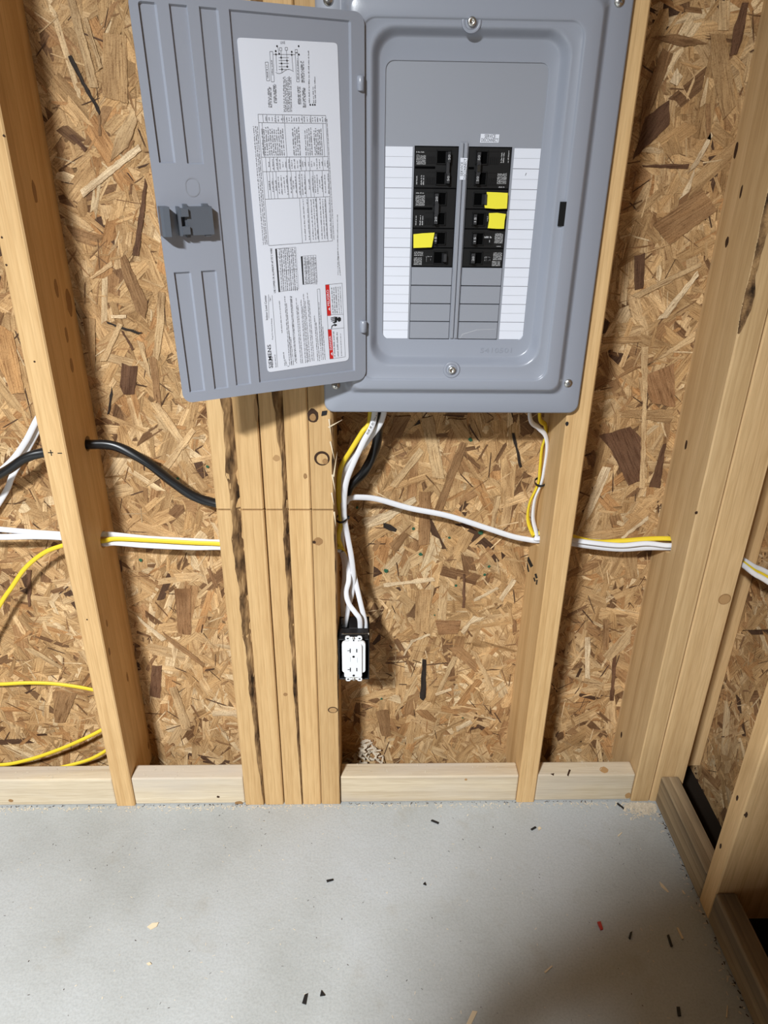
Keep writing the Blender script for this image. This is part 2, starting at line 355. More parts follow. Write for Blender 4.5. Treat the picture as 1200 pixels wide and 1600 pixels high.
# individually recognisable strands (photo outline -> place on the sheet)
PALE, CREAM, TAN, BRN, DRK, BLK, RDB, ORG = (.64, .455, .25), (.80, .64, .42), (.50, .325, .16), (.34, .20, .095), (.155, .082, .046), (.04, .031, .026), (.36, .20, .095), (.52, .30, .13)
FL = [
 (CREAM, [(125,297),(130,309),(221,235),(216,225)]), (TAN, [(161,51),(197,56),(200,162),(160,150)]), (PALE, [(105,0),(118,0),(154,137),(140,136)]),
 (PALE, [(130,29),(136,27),(160,105),(154,108)]), (BLK, [(106,88),(111,86),(131,128),(150,160),(156,175),(155,180),(147,164),(127,131)]), (BRN, [(153,180),(157,180),(158,212),(154,212)]),
 (DRK, [(107,211),(115,210),(136,232),(132,238)]), (PALE, [(207,168),(215,188),(200,230),(172,253),(180,215)]), (DRK, [(226,278),(230,290),(217,400),(207,398),(213,362)]),
 (BRN, [(187,404),(195,398),(230,471),(227,499),(213,487),(193,434)]), (DRK, [(190,567),(202,572),(215,572),(213,590),(210,616),(193,616),(187,603)]), (BRN, [(233,559),(244,557),(252,634),(241,624)]),
 (PALE, [(247,456),(258,458),(256,507),(248,564),(239,556),(245,494)]), (PALE, [(213,531),(224,536),(237,593),(229,583)]), (PALE, [(156,564),(166,564),(192,508),(184,504)]),
 (BLK, [(166,502),(168,506),(216,523),(223,520),(192,511)]), (DRK, [(189,516),(193,518),(209,546),(206,548)]), (BLK, [(174,604),(176,616),(170,646),(167,648)]),
 (CREAM, [(172,492),(197,492),(197,497),(174,497)]), (TAN, [(129,498),(148,498),(148,580),(143,578)]), (PALE, [(140,434),(174,407),(176,416),(144,436)]),
 (CREAM, [(214,962),(260,999),(253,1002),(218,970)]), (BRN, [(253,986),(320,1037),(317,1043),(263,1002)]), (PALE, [(264,1075),(275,1073),(298,1135),(285,1141)]),
 (CREAM, [(332,1110),(380,1110),(380,1119),(332,1119)]), (RDB, [(272,920),(299,920),(298,992),(279,989)]), (DRK, [(237,1040),(253,1040),(250,1091),(234,1087)]),
 (PALE, [(38,1013),(51,1013),(98,1042),(95,1046),(44,1018)]), (BRN, [(82,1081),(120,1084),(101,1129),(85,1129)]), (DRK, [(41,891),(49,891),(47,948),(44,948)]),
 (ORG, [(-6,504),(20,520),(38,614),(18,616),(-6,560)]), (PALE, [(234,628),(250,632),(294,695),(285,704)]), (PALE, [(228,760),(244,740),(300,668),(306,674),(254,745)]),
 (BRN, [(617,651),(642,650),(626,685),(608,679)]), (BLK, [(639,672),(655,656),(657,662),(646,666)]), (BRN, [(678,799),(711,710),(728,675),(728,700),(690,801)]),
 (BRN, [(655,768),(673,768),(671,850),(654,852)]), (PALE, [(658,654),(676,650),(695,748),(676,745)]), (PALE, [(609,759),(655,699),(662,706),(620,762)]),
 (CREAM, [(564,811),(600,802),(648,776),(651,783),(600,818),(574,825)]), (BLK, [(800,677),(804,677),(816,729),(812,731)]), (PALE, [(774,776),(783,775),(772,824),(766,824)]),
 (TAN, [(700,655),(728,655),(740,695),(716,690)]), (BRN, [(608,850),(630,831),(639,836),(618,864)]), (BLK, [(599,817),(610,820),(620,827),(618,831),(608,829),(599,824)]),
 (PALE, [(623,899),(640,870),(641,885),(634,900)]), (CREAM, [(599,912),(677,902),(680,908),(600,917)]), (BLK, [(660,1030),(666,1031),(665,1090),(661,1095),(656,1091)]),
 (TAN, [(650,922),(675,922),(670,987),(647,985)]), (CREAM, [(680,1084),(705,1075),(706,1079),(681,1087)]), (BRN, [(587,1112),(607,1109),(611,1150),(597,1150)]),
 (PALE, [(735,1015),(745,1020),(772,1075),(767,1080)]), (PALE, [(682,1082),(707,1025),(715,1027),(687,1085)]), (CREAM, [(720,987),(740,962),(757,965),(735,975),(725,992)]),
 (CREAM, [(780,935),(800,905),(807,907),(785,940)]), (CREAM, [(630,1024),(642,1000),(672,990),(672,993),(645,1004),(632,1025)]), (CREAM, [(712,1136),(735,1125),(739,1130),(714,1144)]),
 (DRK, [(724,897),(727,897),(726,950),(722,950)]), (RDB, [(680,970),(720,970),(715,990),(685,992)]), (CREAM, [(740,937),(777,917),(780,920),(741,940)]),
 (BRN, [(1021,352),(1096,294),(1122,328),(1046,383)]), (DRK, [(936,681),(985,667),(1003,686),(999,751),(982,759),(953,701)]), (DRK, [(1036,695),(1041,693),(1031,763),(1014,761)]),
 (PALE, [(1002,542),(1013,542),(1010,636),(1007,763),(999,763),(1004,636)]), (TAN, [(942,528),(1002,525),(1002,534),(942,538)]), (PALE, [(1004,576),(1087,517),(1084,534),(1016,568)]),
 (RDB, [(1004,588),(1053,568),(1055,636),(1019,630)]), (TAN, [(973,642),(1055,639),(1047,661),(970,650)]), (CREAM, [(942,729),(955,731),(928,795),(900,840),(912,800)]),
 (CREAM, [(970,840),(1013,806),(1013,812),(973,843)]), (BRN, [(999,219),(1005,150),(1036,75),(1052,84)]), (DRK, [(1008,184),(1046,156),(1046,194),(989,250)]),
 (BRN, [(1102,162),(1110,162),(1111,219),(1105,217)]), (DRK, [(1141,87),(1146,47),(1160,4),(1170,4),(1161,56),(1152,84)]), (TAN, [(1111,53),(1133,53),(1142,103),(1150,165),(1130,187),(1111,106)]),
 (PALE, [(1124,0),(1141,0),(1139,47),(1122,47)]), (DRK, [(1003,258),(1077,256),(1075,264),(1005,261)]), (PALE, [(986,462),(1096,409),(1096,416),(999,466)]),
 (CREAM, [(1027,500),(1090,423),(1092,431),(1042,497)]), (DRK, [(991,400),(1008,395),(1005,450),(992,453)]), (CREAM, [(1061,312),(1088,259),(1077,300)]),
 (CREAM, [(1046,128),(1058,106),(1067,119),(1058,134)]), (CREAM, [(1074,272),(1111,206),(1114,212),(1092,256)]), (PALE, [(942,1025),(987,976),(985,1005),(953,1033)]),
 (CREAM, [(914,996),(922,996),(922,1061),(914,1059)]), (BRN, [(942,968),(951,968),(951,1016),(942,1016)]), (DRK, [(958,1022),(963,1022),(959,1095),(953,1095)]),
 (BRN, [(1017,59),(1058,53),(1105,67),(1070,73)]), (TAN, [(973,848),(995,850),(996,905),(978,905)]),
]
def roughen(poly, amp=1.3):
    out = []
    for i in range(len(poly)):
        a_, b_ = np.array(poly[i], float), np.array(poly[(i+1) % len(poly)], float); l = np.linalg.norm(b_-a_); m_ = max(1, int(l/7))
        nn = np.array([-(b_-a_)[1], (b_-a_)[0]])/max(l, 1e-6)
        for k in range(m_): out.append(tuple(a_+(b_-a_)*k/m_+(nn*rnd.uniform(-amp, amp)*(1.3 if l < 24 else .7) if k else 0)))
    return out
for i, (c, poly) in enumerate(FL):
    poly = roughen(poly); kf = rnd.uniform(.88, 1.1); c = tuple(x*kf for x in c)
    yb = D_ST-.0025; h = .0006 + .0007*(i % 5)/5
    pts = [at(u, v, 1, yb-h) for u, v in poly]
    o = prism('wood_strand', pts, (0, h, 0), STRAND, wall_back)
    me = o.data; nl = len(me.loops); li = np.empty(nl, int); me.loops.foreach_get('vertex_index', li)
    co = np.empty(len(me.vertices)*3); me.vertices.foreach_get('co', co); co = co.reshape(-1, 3)[:, [0, 2]]
    co -= co.mean(0); ev, vec = np.linalg.eigh(co.T@co); q = co@vec[:, ::-1]
    uv = me.uv_layers.new(name='UVMap'); uv.data.foreach_set('uv', (q[li]+[i*1.7, i*.9]).ravel())
    ca_ = me.color_attributes.new('Col', 'FLOAT_COLOR', 'CORNER'); ca_.data.foreach_set('color', np.tile((*c, 1), (nl, 1)).ravel())
gv, gf = [], []
for u, v, r in [(603,892,5),(657,866,4),(764,885,3),(757,898,3),(712,915,3),(735,687,4),(751,832,5),(558,793,3),(646,826,3),(702,840,3),(596,1092,3),(679,961,2),(723,1122,2),(220,875,4),(324,729,3),(278,748,3)]:
    c = at(u, v, 1, D_ST-.0046); b0 = len(gv); n = 9
    for k in range(n):
        rr = r/1000*rnd.uniform(.7, 1.15); gv.append((c[0]+rr*math.cos(k*2*math.pi/n), c[1], c[2]+rr*math.sin(k*2*math.pi/n)))
    gf.append(list(range(b0, b0+n)))
mk('green_ink_dots', gv, gf, GREEN, wall_back)

# ------------------------------------------------------------------ studs
HA = dict(black=(.0888, .768), bundle=(.0835, .584))
PKB = at(341, 787, 1, .085); PKW = at(346, 850, 1, .085)
HP = dict(black=(.085, float(PKB[2])), bundle=(.085, float(PKW[2])))
TOP = 1.9
def board_mesh(name, x0, x1, y0, y1, z0, z1, mat, parent, wane=None, side=1, chamf=.0022):
    """board standing along z; wane(z) -> width of the missing front arris (right side when side=1)"""
    zs = sorted(set([z0, z1] + ([z0+(z1-z0)*k/70 for k in range(71)] if wane else [])))
    V, Fc = [], []
    for z in zs:
        w_ = max(wane(z), chamf) if wane else chamf
        d_ = max(w_*.55, chamf) if wane else chamf
        c = chamf
        if side == 1: ring = [(x0, y1), (x0, y0+c), (x0+c, y0), (x1-w_, y0), (x1, y0+d_), (x1, y1)]
        else: ring = [(x0, y1), (x0, y0+d_), (x0+w_, y0), (x1-c, y0), (x1, y0+c), (x1, y1)]
        V += [(x, y, z) for x, y in ring]
    n = 6
    for i in range(len(zs)-1):
        for k in range(n):
            Fc.append([i*n+k, i*n+(k+1) % n, (i+1)*n+(k+1) % n, (i+1)*n+k])
    Fc.append(list(range(n-1, -1, -1))); Fc.append([(len(zs)-1)*n+k for k in range(n)])
    return fix_normals(mk(name, V, Fc, mat, parent, origin=((x0+x1)/2, (y0+y1)/2, z0)))
def bark_strip(parent, x1, y0, z0, z1, wane, side=1):
    lift = .0011 if side == -1 else .0003
    zs = [z0+(z1-z0)*k/160 for k in range(161)]; m = 6; V, Fc = [], []
    for i, z in enumerate(zs):
        w_ = max(wane(z), .0012)
        for k in range(m):
            t = k/(m-1); j = 0 if k in (0,) else rnd.uniform(-.0011, .0011)
            bulge = .0012*math.sin(t*math.pi)
            V.append((x1-side*(w_*(1-t))+side*bulge*.4, y0+max(w_*.55, .0022)*t-bulge*.6+j*.8-lift, z))
    for i in range(len(zs)-1):
        for k in range(m-1): Fc.append([i*m+k, i*m+k+1, (i+1)*m+k+1, (i+1)*m+k])
    o = mk('bark_edge', V, Fc, BARK, parent)
    return fix_normals(o)
def interp(tab):
    zz = [a for a, b in tab]; ww = [b for a, b in tab]; ph = rnd.uniform(0, 9)
    def f(z):
        b = float(np.interp(z, zz, ww))
        return b*(1+.10*math.sin(z*41+ph)+.08*math.sin(z*97+ph*2)+.05*math.sin(z*211))
    return f
def disc(name, c, nrm, up, r1, r2, mat, parent, lift=.0003, n=14, jit=.12):
    nrm = Vector(nrm); up = Vector(up).normalized(); rt = up.cross(nrm).normalized(); c = Vector(c)+nrm*lift
    V = [c+rt*(r1*math.cos(2*math.pi*k/n)*(1+rnd.uniform(-jit, jit)))+up*(r2*math.sin(2*math.pi*k/n)*(1+rnd.uniform(-jit, jit))) for k in range(n)]
    V = [tuple(v) for v in V]+[tuple(Vector(v)-nrm*(lift*.9)) for v in V]
    F_ = [list(range(n))]+[[k, (k+1) % n, n+(k+1) % n, n+k] for k in range(n)]
    return fix_normals(mk(name, V, F_, mat, parent, origin=tuple(c)))
def stud(name, label, x0, x1, y0, y1, z0=.0005, z1=TOP, mat=PINE, wane=None, side=1, cuts=(), group='wall studs', bz=None):
    t = thing(name, ((x0+x1)/2, (y0+y1)/2, z0), label, 'stud', group)
    body = board_mesh('board', x0, x1, y0, y1, z0, z1, mat, t, wane, side)
    if cuts: bool_cut(body, cuts)
    if wane: bark_strip(t, x1 if side == 1 else x0, y0, *(bz or (z0, z1)), wane, side)
    return t
# drill and saw cutters
cA = [temp_cyl((-.48, *HA['black']), (-.41, *HA['black']), .0135), temp_cyl((-.48, *HA['bundle']), (-.41, *HA['bundle']), .0165)]
studA = stud('wall_stud', 'pine stud drilled for cables at the left, two pencil dashes on its edge', -.464, -.426, 0, D_ST, cuts=cA)
cP = [temp_cyl((-.21, *HP['black']), (.01, *HP['black']), .013), temp_cyl((-.21, *HP['bundle']), (.01, *HP['bundle']), .019), temp_box((-.21, -.01, .6846), (.01, .014, .6876))]
w1 = interp([(0, .002), (.12, .007), (.3, .010), (.45, .013), (.6, .016), (.9, .0155), (1.9, .013)])
w3 = interp([(0, .002), (.15, .004), (.3, .006), (.5, .0085), (.68, .009), (.74, .006), (.775, .005), (.81, .011), (.87, .014), (1.9, .012)])
w5 = interp([(0, .0015), (.3, .0015), (.5, .002), (.62, .0025), (.75, .004), (.80, .0035), (.87, .006), (1.9, .005)])
pack = []
for x0, x1, wn, lab in ((-.1985, -.1592, w1, 'leftmost of five ganged studs, brown bark along its right edge'), (-.1578, -.1195, None, 'second of five ganged studs from the left, smooth with a grey streak'),
                        (-.1172, -.0800, w3, 'middle one of five ganged studs, bark edge and a round pale knot'), (-.0790, -.0412, None, 'fourth of five ganged studs from the left, clean straight faces'),
                        (-.0402, -.0010, w5, 'rightmost of five ganged studs beside the outlet box, with several dark knots')):
    pack.append(stud('wall_stud', lab, x0, x1, 0, D_ST, wane=wn, cuts=cP, group='five ganged studs'))
GB = (.085, .587)
cG = [temp_cyl((.36, *GB), (.42, *GB), .017)]
studG = stud('wall_stud', 'pine stud with the panel cover screwed to it, stamped mark on its side', .368, .406, 0, D_ST, cuts=cG)
HB = (.0805, .577)
cH = [temp_cyl((.60, *HB), (.72, *HB), .018)]
wH = interp([(0, .0022), (.9, .0022), (.985, .003), (1.0, .009), (1.04, .013), (1.07, .006), (1.10, .007), (1.14, .013), (1.20, .015), (1.24, .005), (1.3, .0022), (1.9, .0022)])
studH = stud('corner_stud', 'left board of the doubled corner post, dark bark patches near its top', .611, .6500, 0, D_ST, mat=PINE_D, wane=wH, side=-1, cuts=cH, group='corner post boards', bz=(.985, 1.28))
studH2 = stud('corner_stud', 'right board of the doubled corner post, round grey knot on its face', .6512, .7135, 0, .050, mat=PINE_D, group='corner post boards')
studH3 = stud('corner_stud', 'shaded stud set back in the corner behind the doubled post', .752, .8015, .098, D_ST-.003, mat=PINE_D, group='corner post boards')
studI = stud('wall_stud', 'stud of the right-hand wall standing between the two weathered plates', XR, XRO-.003, -.2645, -.2265, mat=PINE_D, group='right wall studs')
stud('wall_stud', 'next stud of the right-hand wall nearest the camera', XR, XRO-.003, -.671, -.633, mat=PINE_D, group='right wall studs')
stud('wall_stud', 'next stud of the back wall beyond the left edge of the picture', -.870, -.832, 0, D_ST, group='wall studs')
drop(cA+cP+cG+cH)

FY, SXp, SXm = (0, -1, 0), (1, 0, 0), (-1, 0, 0)
Z = (0, 0, 1)
for u, v, a, b in ((88,450,.006,.018),(108,473,.011,.026),(104,523,.005,.016),(112,571,.006,.015),(54,300,.006,.02),(171,1018,.004,.011),(211,1024,.004,.012),(199,1058,.004,.014),(167,974,.003,.01),(232,1165,.004,.012)):
    disc('knot', at(u, v, 0, -.426), SXp, Z, a, b*.8, KNOT, studA)
for u, v in ((10,414),(54,565),(136,968),(6,212),(3,371)): disc('knot', at(u, v, 1, 0), FY, Z, .0016, .0016, KNOT_DARK, studA, n=8)
for u0, u1, v in ((75,83,708),(90,97,709)):
    a, b = at(u0, v, 1, -.0003), at(u1, v, 1, -.0003)
    prism('pencil_mark', [a, b, b+[0, 0, .0016], a+[0, 0, .0016]], (0, .0003, 0), PENCIL, studA)
a = at(78, 703, 1, -.0003); prism('pencil_mark', [a, a+[.0015, 0, 0], a+[.0015, 0, -.01], a+[0, 0, -.01]], (0, .0003, 0), PENCIL, studA)
for i, u, v, a, b, m in ((4,489,650,.009,.012,KNOT_DARK),(4,497,846,.008,.0075,KNOT),(2,432,716,.0058,.0055,KNOT_PALE),(3,477,744,.003,.005,KNOT),(4,520,1109,.0085,.006,KNOT_PALE),(2,446,1085,.004,.004,KNOT),(1,400,640,.003,.02,KNOT_PALE)):
    disc('knot', at(u, v, 1, 0), FY, Z, a, b, m, pack[i])
disc('knot', at(489, 652, 1, 0), FY, Z, .005, .006, KNOT, pack[4], lift=.0007)
disc('knot', at(491, 847, 1, 0), FY, Z, .003, .003, KNOT_DARK, pack[4], lift=.0007, n=8)
def ring(name, c, r1, r2, th, mat, parent, n=26, gap=0):
    V, F_ = [], []
    for k in range(n+1):
        t = gap+2*math.pi*k/n*(1-gap/9); tt = th*(.6+.9*abs(math.sin(t*.5+.6)))
        for r in (1, 0):
            V.append((c[0]+(r1-r*tt)*math.cos(t), c[1]-.0006, c[2]+(r2-r*tt)*math.sin(t)))
    for k in range(n): F_.append([2*k, 2*k+1, 2*k+3, 2*k+2])
    return fix_normals(mk(name, V, F_, mat, parent))
ring('knot_ring', at(503, 716, 1, 0), .0125, .0125, .0028, KNOT_DARK, pack[4])
disc('knot', at(508, 721, 1, 0), FY, Z, .0045, .005, KNOT, pack[4], lift=.0008)
ring('knot_ring', at(520, 1109, 1, 0), .0095, .0075, .0014, KNOT_DARK, pack[4])
prism('staple_tab', [at(503, 643, 1, -.002), at(511, 642, 1, -.002), at(510, 648, 1, -.002), at(502, 650, 1, -.002)], (0, .002, 0), INK, pack[4])
# torn fibres on the right edge of the last stud
for k, (u0, v0, u1, v1) in enumerate(((513,668,535,656),(521,745,527,706),(519,742,524,770),(516,690,523,720),(518,770,522,790),(522,800,525,824),(514,655,517,680))):
    p = at(u0, v0, 1, -.002); q = at(u1, v1, 1, -.006); d = (q-p); s = np.array([d[2], 0, -d[0]]); s = s/np.linalg.norm(s)*.0013
    prism('torn_fibre', [p-s, q, p+s], (0, .0012, 0), CHIPW, pack[4])
disc('nail_hole', at(886, 662, 1, 0), FY, Z, .0026, .004, INK, studG, n=10)
for u, v, dx in ((150, 0, 0),): pass
# stamped mark on the side of stud G
def side_pt(u, v, x=.368): return at(u, v, 0, x-.0003)
for quad in (((822,872),(826,870),(833,884),(829,887)),((821,877),(823,876),(827,893),(825,894)),((835,897),(838,896),(840,903),(837,904)),((833,903),(835,902),(837,908),(835,909)),((838,906),(840,906),(839,914),(837,913))):
    prism('grade_stamp', [side_pt(*p) for p in quad], (.0003, 0, 0), PENCIL, studG)
for u, v, a, b in ((1150,235,.005,.012),(1136,378,.005,.008),(1072,695,.004,.009),(1158,300,.003,.010),(971,1148,.004,.008)):
    disc('knot', at(u, v, 0, .611), SXm, Z, a, b, KNOT_DARK, studH)
disc('knot', at(1088, 801, 1, 0), FY, Z, .0025, .003, KNOT_DARK, studH, n=9)
disc('knot', at(1132, 936, 1, 0), FY, Z, .0105, .0105, KNOT_PALE, studH2)
ring('knot_ring', at(1132, 936, 1, 0), .0115, .0115, .0016, KNOT, studH2)
for u, v in ((1152,1247),(1166,1273),(1126,1322)): disc('knot', at(u, v, 0, XR), SXm, Z, .003, .006, KNOT_DARK, studI, n=9)
disc('knot', at(1165, 1273, 1, -.2645), FY, Z, .003, .003, KNOT_DARK, studI, n=9)

# ------------------------------------------------------------------ bottom blocking
def plate(label, lo, hi, mat, group):
    t = thing('bottom_plate', ((lo[0]+hi[0])/2, (lo[1]+hi[1])/2, lo[2]), label, 'plate', group)
    box('board', lo, hi, mat, t, bevel=.003, seg=2)
    return t
pl0 = plate('pale plate at the floor left of the drilled stud', (-.8315, .003, .0018), (-.4645, .041, .0735), PLATE, 'bottom plates of the back wall')
pl1 = plate('short plate between the drilled stud and the ganged studs', (-.4255, .003, .0018), (-.1992, .041, .074), PLATE, 'bottom plates of the back wall')
pl2 = plate('longest plate at the floor below the outlet box', (0.0, .003, .0018), (.3675, .041, .0735), PLATE, 'bottom plates of the back wall')
pl3 = plate('short plate between the panel stud and the corner post, knot on top', (.4065, .003, .0018), (.6105, .041, .0735), PLATE, 'bottom plates of the back wall')
pr1 = plate('dark weathered plate running out from the corner', (XR-.002, -.2255, .0018), (XR+.034, -.001, .073), PLATE_D, 'plates of the right-hand wall')
pr2 = plate('dark weathered plate in front, beyond the right wall stud', (XR-.002, -.632, .0018), (XR+.034, -.2655, .073), PLATE_D, 'plates of the right-hand wall')
for pl, u, v, a, b, m in ((pl1,307,1259,.007,.004,KNOT),(pl1,373,1255,.009,.006,KNOT),(pl1,341,1245,.003,.003,KNOT_DARK),(pl0,17,1251,.005,.004,KNOT),(pl3,981,1243,.006,.008,KNOT_PALE),(pl2,728,1218,.003,.003,KNOT_PALE)):
    disc('knot', at(u, v, 1, .003), FY, Z, a, b, m, pl)
disc('knot', at(944, 1203, 2, .0735), Z, (0, 1, 0), .0085, .0085, KNOT_PALE, pl3)
for pts in (((889,1202),(892,1203),(888,1213),(886,1211)), ((860,1209),(866,1208),(865,1212))):
    prism('knot', [at(u, v, 2, .0738) for u, v in pts], (0, 0, -.0003), KNOT_DARK, pl3)

# ------------------------------------------------------------------ load centre: cover
PANEL = thing('electrical_panel', (.1835, .05, .861), 'grey load centre with its door open and black breakers showing', 'panel')
def rr(x0, x1, z0, z1, r, y, n=6):
    P = []
    for cx, cz, a0 in ((x1-r, z1-r, 0), (x0+r, z1-r, 90), (x0+r, z0+r, 180), (x1-r, z0+r, 270)):
        for k in range(n+1):
            t = math.radians(a0+90*k/n); P.append((cx+r*math.cos(t), y, cz+r*math.sin(t)))
    return P
def loops_mesh(name, loops, mat, parent, smooth=True, cap=False):
    n = len(loops[0]); V = [p for l in loops for p in l]; F_ = []
    for i in range(len(loops)-1):
        for k in range(n): F_.append([i*n+k, i*n+(k+1) % n, (i+1)*n+(k+1) % n, (i+1)*n+k])
    if cap: F_.append([(len(loops)-1)*n+k for k in range(n)])
    o = mk(name, V, F_, mat, parent, smooth=smooth)
    return fix_normals(o)
def band(ra, rb, ya, yb, ra_r, rb_r, k=6):
    """s-shaped ramp between two rounded rectangles"""
    out = []
    for i in range(k+1):
        t = i/k; s = t*t*(3-2*t)
        out.append(rr(*[ra[j]+(rb[j]-ra[j])*t for j in range(4)], ra_r+(rb_r-ra_r)*t, ya+(yb-ya)*s))
    return out
Lp = [rr(-.0135, .3805, .861, 1.436, .014, -.0015), rr(-.014, .381, .8605, 1.4365, .0145, -.008), rr(-.0135, .3805, .861, 1.436, .014, -.0105), rr(-.011, .378, .8635, 1.4335, .013, -.012)]
Lp += [rr(.0165, .3535, .890, 1.407, .014, -.012)]
Lp += band((.018, .352, .8915, 1.4055), (.031, .339, .9045, 1.3925), -.012, -.027, .014, .014)
Lp += [rr(.041, .323, .915, 1.375, .018, -.027)]
Lp += band((.043, .321, .917, 1.373), (.0458, .3182, .9198, 1.3702), -.027, -.0242, .018, .016, 3)
Lp += [rr(.0535, .309, .936, 1.3665, .030, -.0242)]
Lp += band((.055, .3075, .9375, 1.365), (.0675, .2955, .950, 1.3525), -.0242, -.008, .030, .024, 7)
Lp += [rr(.0735, .2855, .973, 1.3295, .0115, -.008), rr(.0745, .2845, .974, 1.3285, .0105, -.0078), rr(.0745, .2845, .974, 1.3285, .0105, -.0062)]
loops_mesh('cover', Lp, GREY, PANEL)
# steel tub behind the cover
tub = [rr(.008, .359, .905, 1.392, .003, y) for y in (-.001, .093)]
loops_mesh('enclosure', tub, GREY, PANEL, smooth=False, cap=True)
box('door_slot', (.3125, -.0272, 1.1355), (.3215, -.0268, 1.1665), SLOT, PANEL, bevel=0)
# deadfront
bm = bmesh.new(); yf = -.0066; yb = -.004
AX0, AX1, BX0, BX1, ZT, ZB = .1142, .1735, .1866, .2452, 1.2318, .9735
for lo, hi in (((.072, yf, ZT), (.287, yb, 1.331)), ((.072, yf, ZB-.002), (AX0, yb, ZT)), ((AX1, yf, ZB-.002), (BX0, yb, ZT)), ((BX1, yf, ZB-.002), (.287, yb, ZT)), ((AX0, yf, ZB-.002), (AX1, yb, ZB)), ((BX0, yf, ZB-.002), (BX1, yb, ZB))):
    bm_box(lo, hi, 0, 1, bm)
mkbm('deadfront', bm, GREY_D, PANEL)
box('centre_rib', (.1748, -.0096, .976), (.1795, -.0066, 1.2365), GREY_D, PANEL, bevel=.0008, seg=2)
box('centre_rib', (.1806, -.0096, .976), (.1853, -.0066, 1.2365), GREY_D, PANEL, bevel=.0008, seg=2)
PIT = .02568
rowz = [ZT-.0005-PIT*i for i in range(11)]
# fillers (four a side)
for r in range(6, 10):
    for x0, x1, dg in ((AX0+.0006, AX1-.0006, 1), (BX0+.0006, BX1-.0006, -1)):
        f = box('filler_plate', (x0, -.0078, rowz[r+1]+.0006), (x1, -.005, rowz[r]-.0006), GREY_D, PANEL, bevel=.0005)
prism('scratch', [at(718, 530, 1, -.0080), at(722, 522, 1, -.0080), at(745, 515, 1, -.0080), at(774, 514, 1, -.0080), at(774, 514.5, 1, -.0080), at(746, 515.6, 1, -.0080), at(723, 522.7, 1, -.0080)], (0, .0002, 0), newmat('scratch_grey', .5, .3, (.42, .43, .46))[0], PANEL)
# index strips with ruled lines
for x0, x1 in ((.0752, .1118), (.2482, .2838)):
    s = box('index_strip', (x0, -.0069, .9748), (x1, -.0066, 1.2305), RULE, PANEL, bevel=0)
    for r in range(10):
        box('index_cell', (x0, -.0072, max(rowz[r+1]+.0004, .9748)), (x1, -.00688, min(rowz[r]-.0004, 1.2305)), WHITE, s, bevel=0)
        box('thin_line', (x0, -.00735, rowz[r]-PIT/2-.00012), (x1, -.00719, rowz[r]-PIT/2+.00012), RULE, s, bevel=0)
prism('pencil_mark', [at(820.5, 274, 1, -.0074), at(822, 270, 1, -.0074), at(823, 270.5, 1, -.0074), at(821, 275, 1, -.0074)], (0, .0002, 0), RULE, PANEL)

# ------------------------------------------------------------------ writing
def text(name, s, p0, p1, height, nrm, mat, parent, bold=0, lift=.0002):
    """word s from p0 to p1 (baseline), glyph height as given"""
    cu = bpy.data.curves.new('t', 'FONT'); cu.body = s; cu.offset = bold; cu.resolution_u = 2
    o = bpy.data.objects.new('t', cu); COL.objects.link(o); bpy.context.view_layer.update()
    me = bpy.data.meshes.new_from_object(o.evaluated_get(bpy.context.evaluated_depsgraph_get()))
    bpy.data.objects.remove(o)
    co = np.array([v.co[:] for v in me.vertices]); lo, hi = co.min(0), co.max(0)
    p0 = np.asarray(p0, float); p1 = np.asarray(p1, float); d = p1-p0; ln = np.linalg.norm(d); d /= ln
    n_ = np.asarray(nrm, float); up = np.cross(n_, d)
    W = [p0+d*((c[0]-lo[0])/(hi[0]-lo[0])*ln)+up*((c[1]-lo[1])/(hi[1]-lo[1])*height)+n_*lift for c in co]
    F_ = [list(p.vertices) for p in me.polygons]; bpy.data.meshes.remove(me)
    return mk(name, W, F_, mat, parent)
def dashes(segs, nrm, lift, seed, fill=.8):
    """small print too fine to read: segs = (start, end, height) -> letter sized ink marks"""
    rs = random.Random(seed); V, F_ = [], []; n_ = np.asarray(nrm, float)
    for p0, p1, h in segs:
        p0, p1 = np.asarray(p0, float), np.asarray(p1, float); d = p1-p0; ln = np.linalg.norm(d)
        if ln < 1e-6: continue
        d /= ln; up = np.cross(n_, d); t = 0
        while t < ln:
            for _ in range(rs.randint(2, 9)):
                w_ = h*rs.uniform(.28, .5); hh = h*rs.choice((.62, .62, .7, 1, 1)); b0 = len(V)
                if t+w_ > ln: break
                a = p0+d*t+n_*lift; b = a+d*w_
                V += [a, b, b+up*hh, a+up*hh]; F_.append([b0, b0+1, b0+2, b0+3]); t += w_+h*.2
            t += h*.5/fill
    return V, F_
NF = (0, -1, 0)
def sticker(name, p00, p10, p11, p01, parent):
    return prism(name, [p00, p10, p11, p01], (0, .0003, 0), WHITE, parent)
yl = -.0072
st = sticker('service_label', at(750, 223, 1, yl), at(779, 223, 1, yl), at(780.5, 210, 1, yl), at(751.5, 209, 1, yl), PANEL)
text('printed_text', 'SERVICE', at(757, 215.5, 1, yl), at(774, 215.8, 1, yl), .0042, NF, INK, st, 0)
text('printed_text', 'DISCONNECT', at(752, 221.6, 1, yl), at(778, 222, 1, yl), .0042, NF, INK, st, 0)
yl = -.0102
st = sticker('service_label', at(718.5, 281, 1, yl), at(727.5, 281, 1, yl), at(730.5, 247, 1, yl), at(719.5, 246.5, 1, yl), PANEL)
text('printed_text', 'SERVICE', at(723.2, 275, 1, yl), at(723.8, 253, 1, yl), .0034, NF, INK, st, 0)
text('printed_text', 'DISCONNECT', at(728, 280, 1, yl), at(729, 248, 1, yl), .0034, NF, INK, st, 0)
text('embossed_number', '5410501', at(750, 551, 1, -.008), at(799, 551, 1, -.008), .0072, NF, GREY, PANEL, .0, lift=.0006)

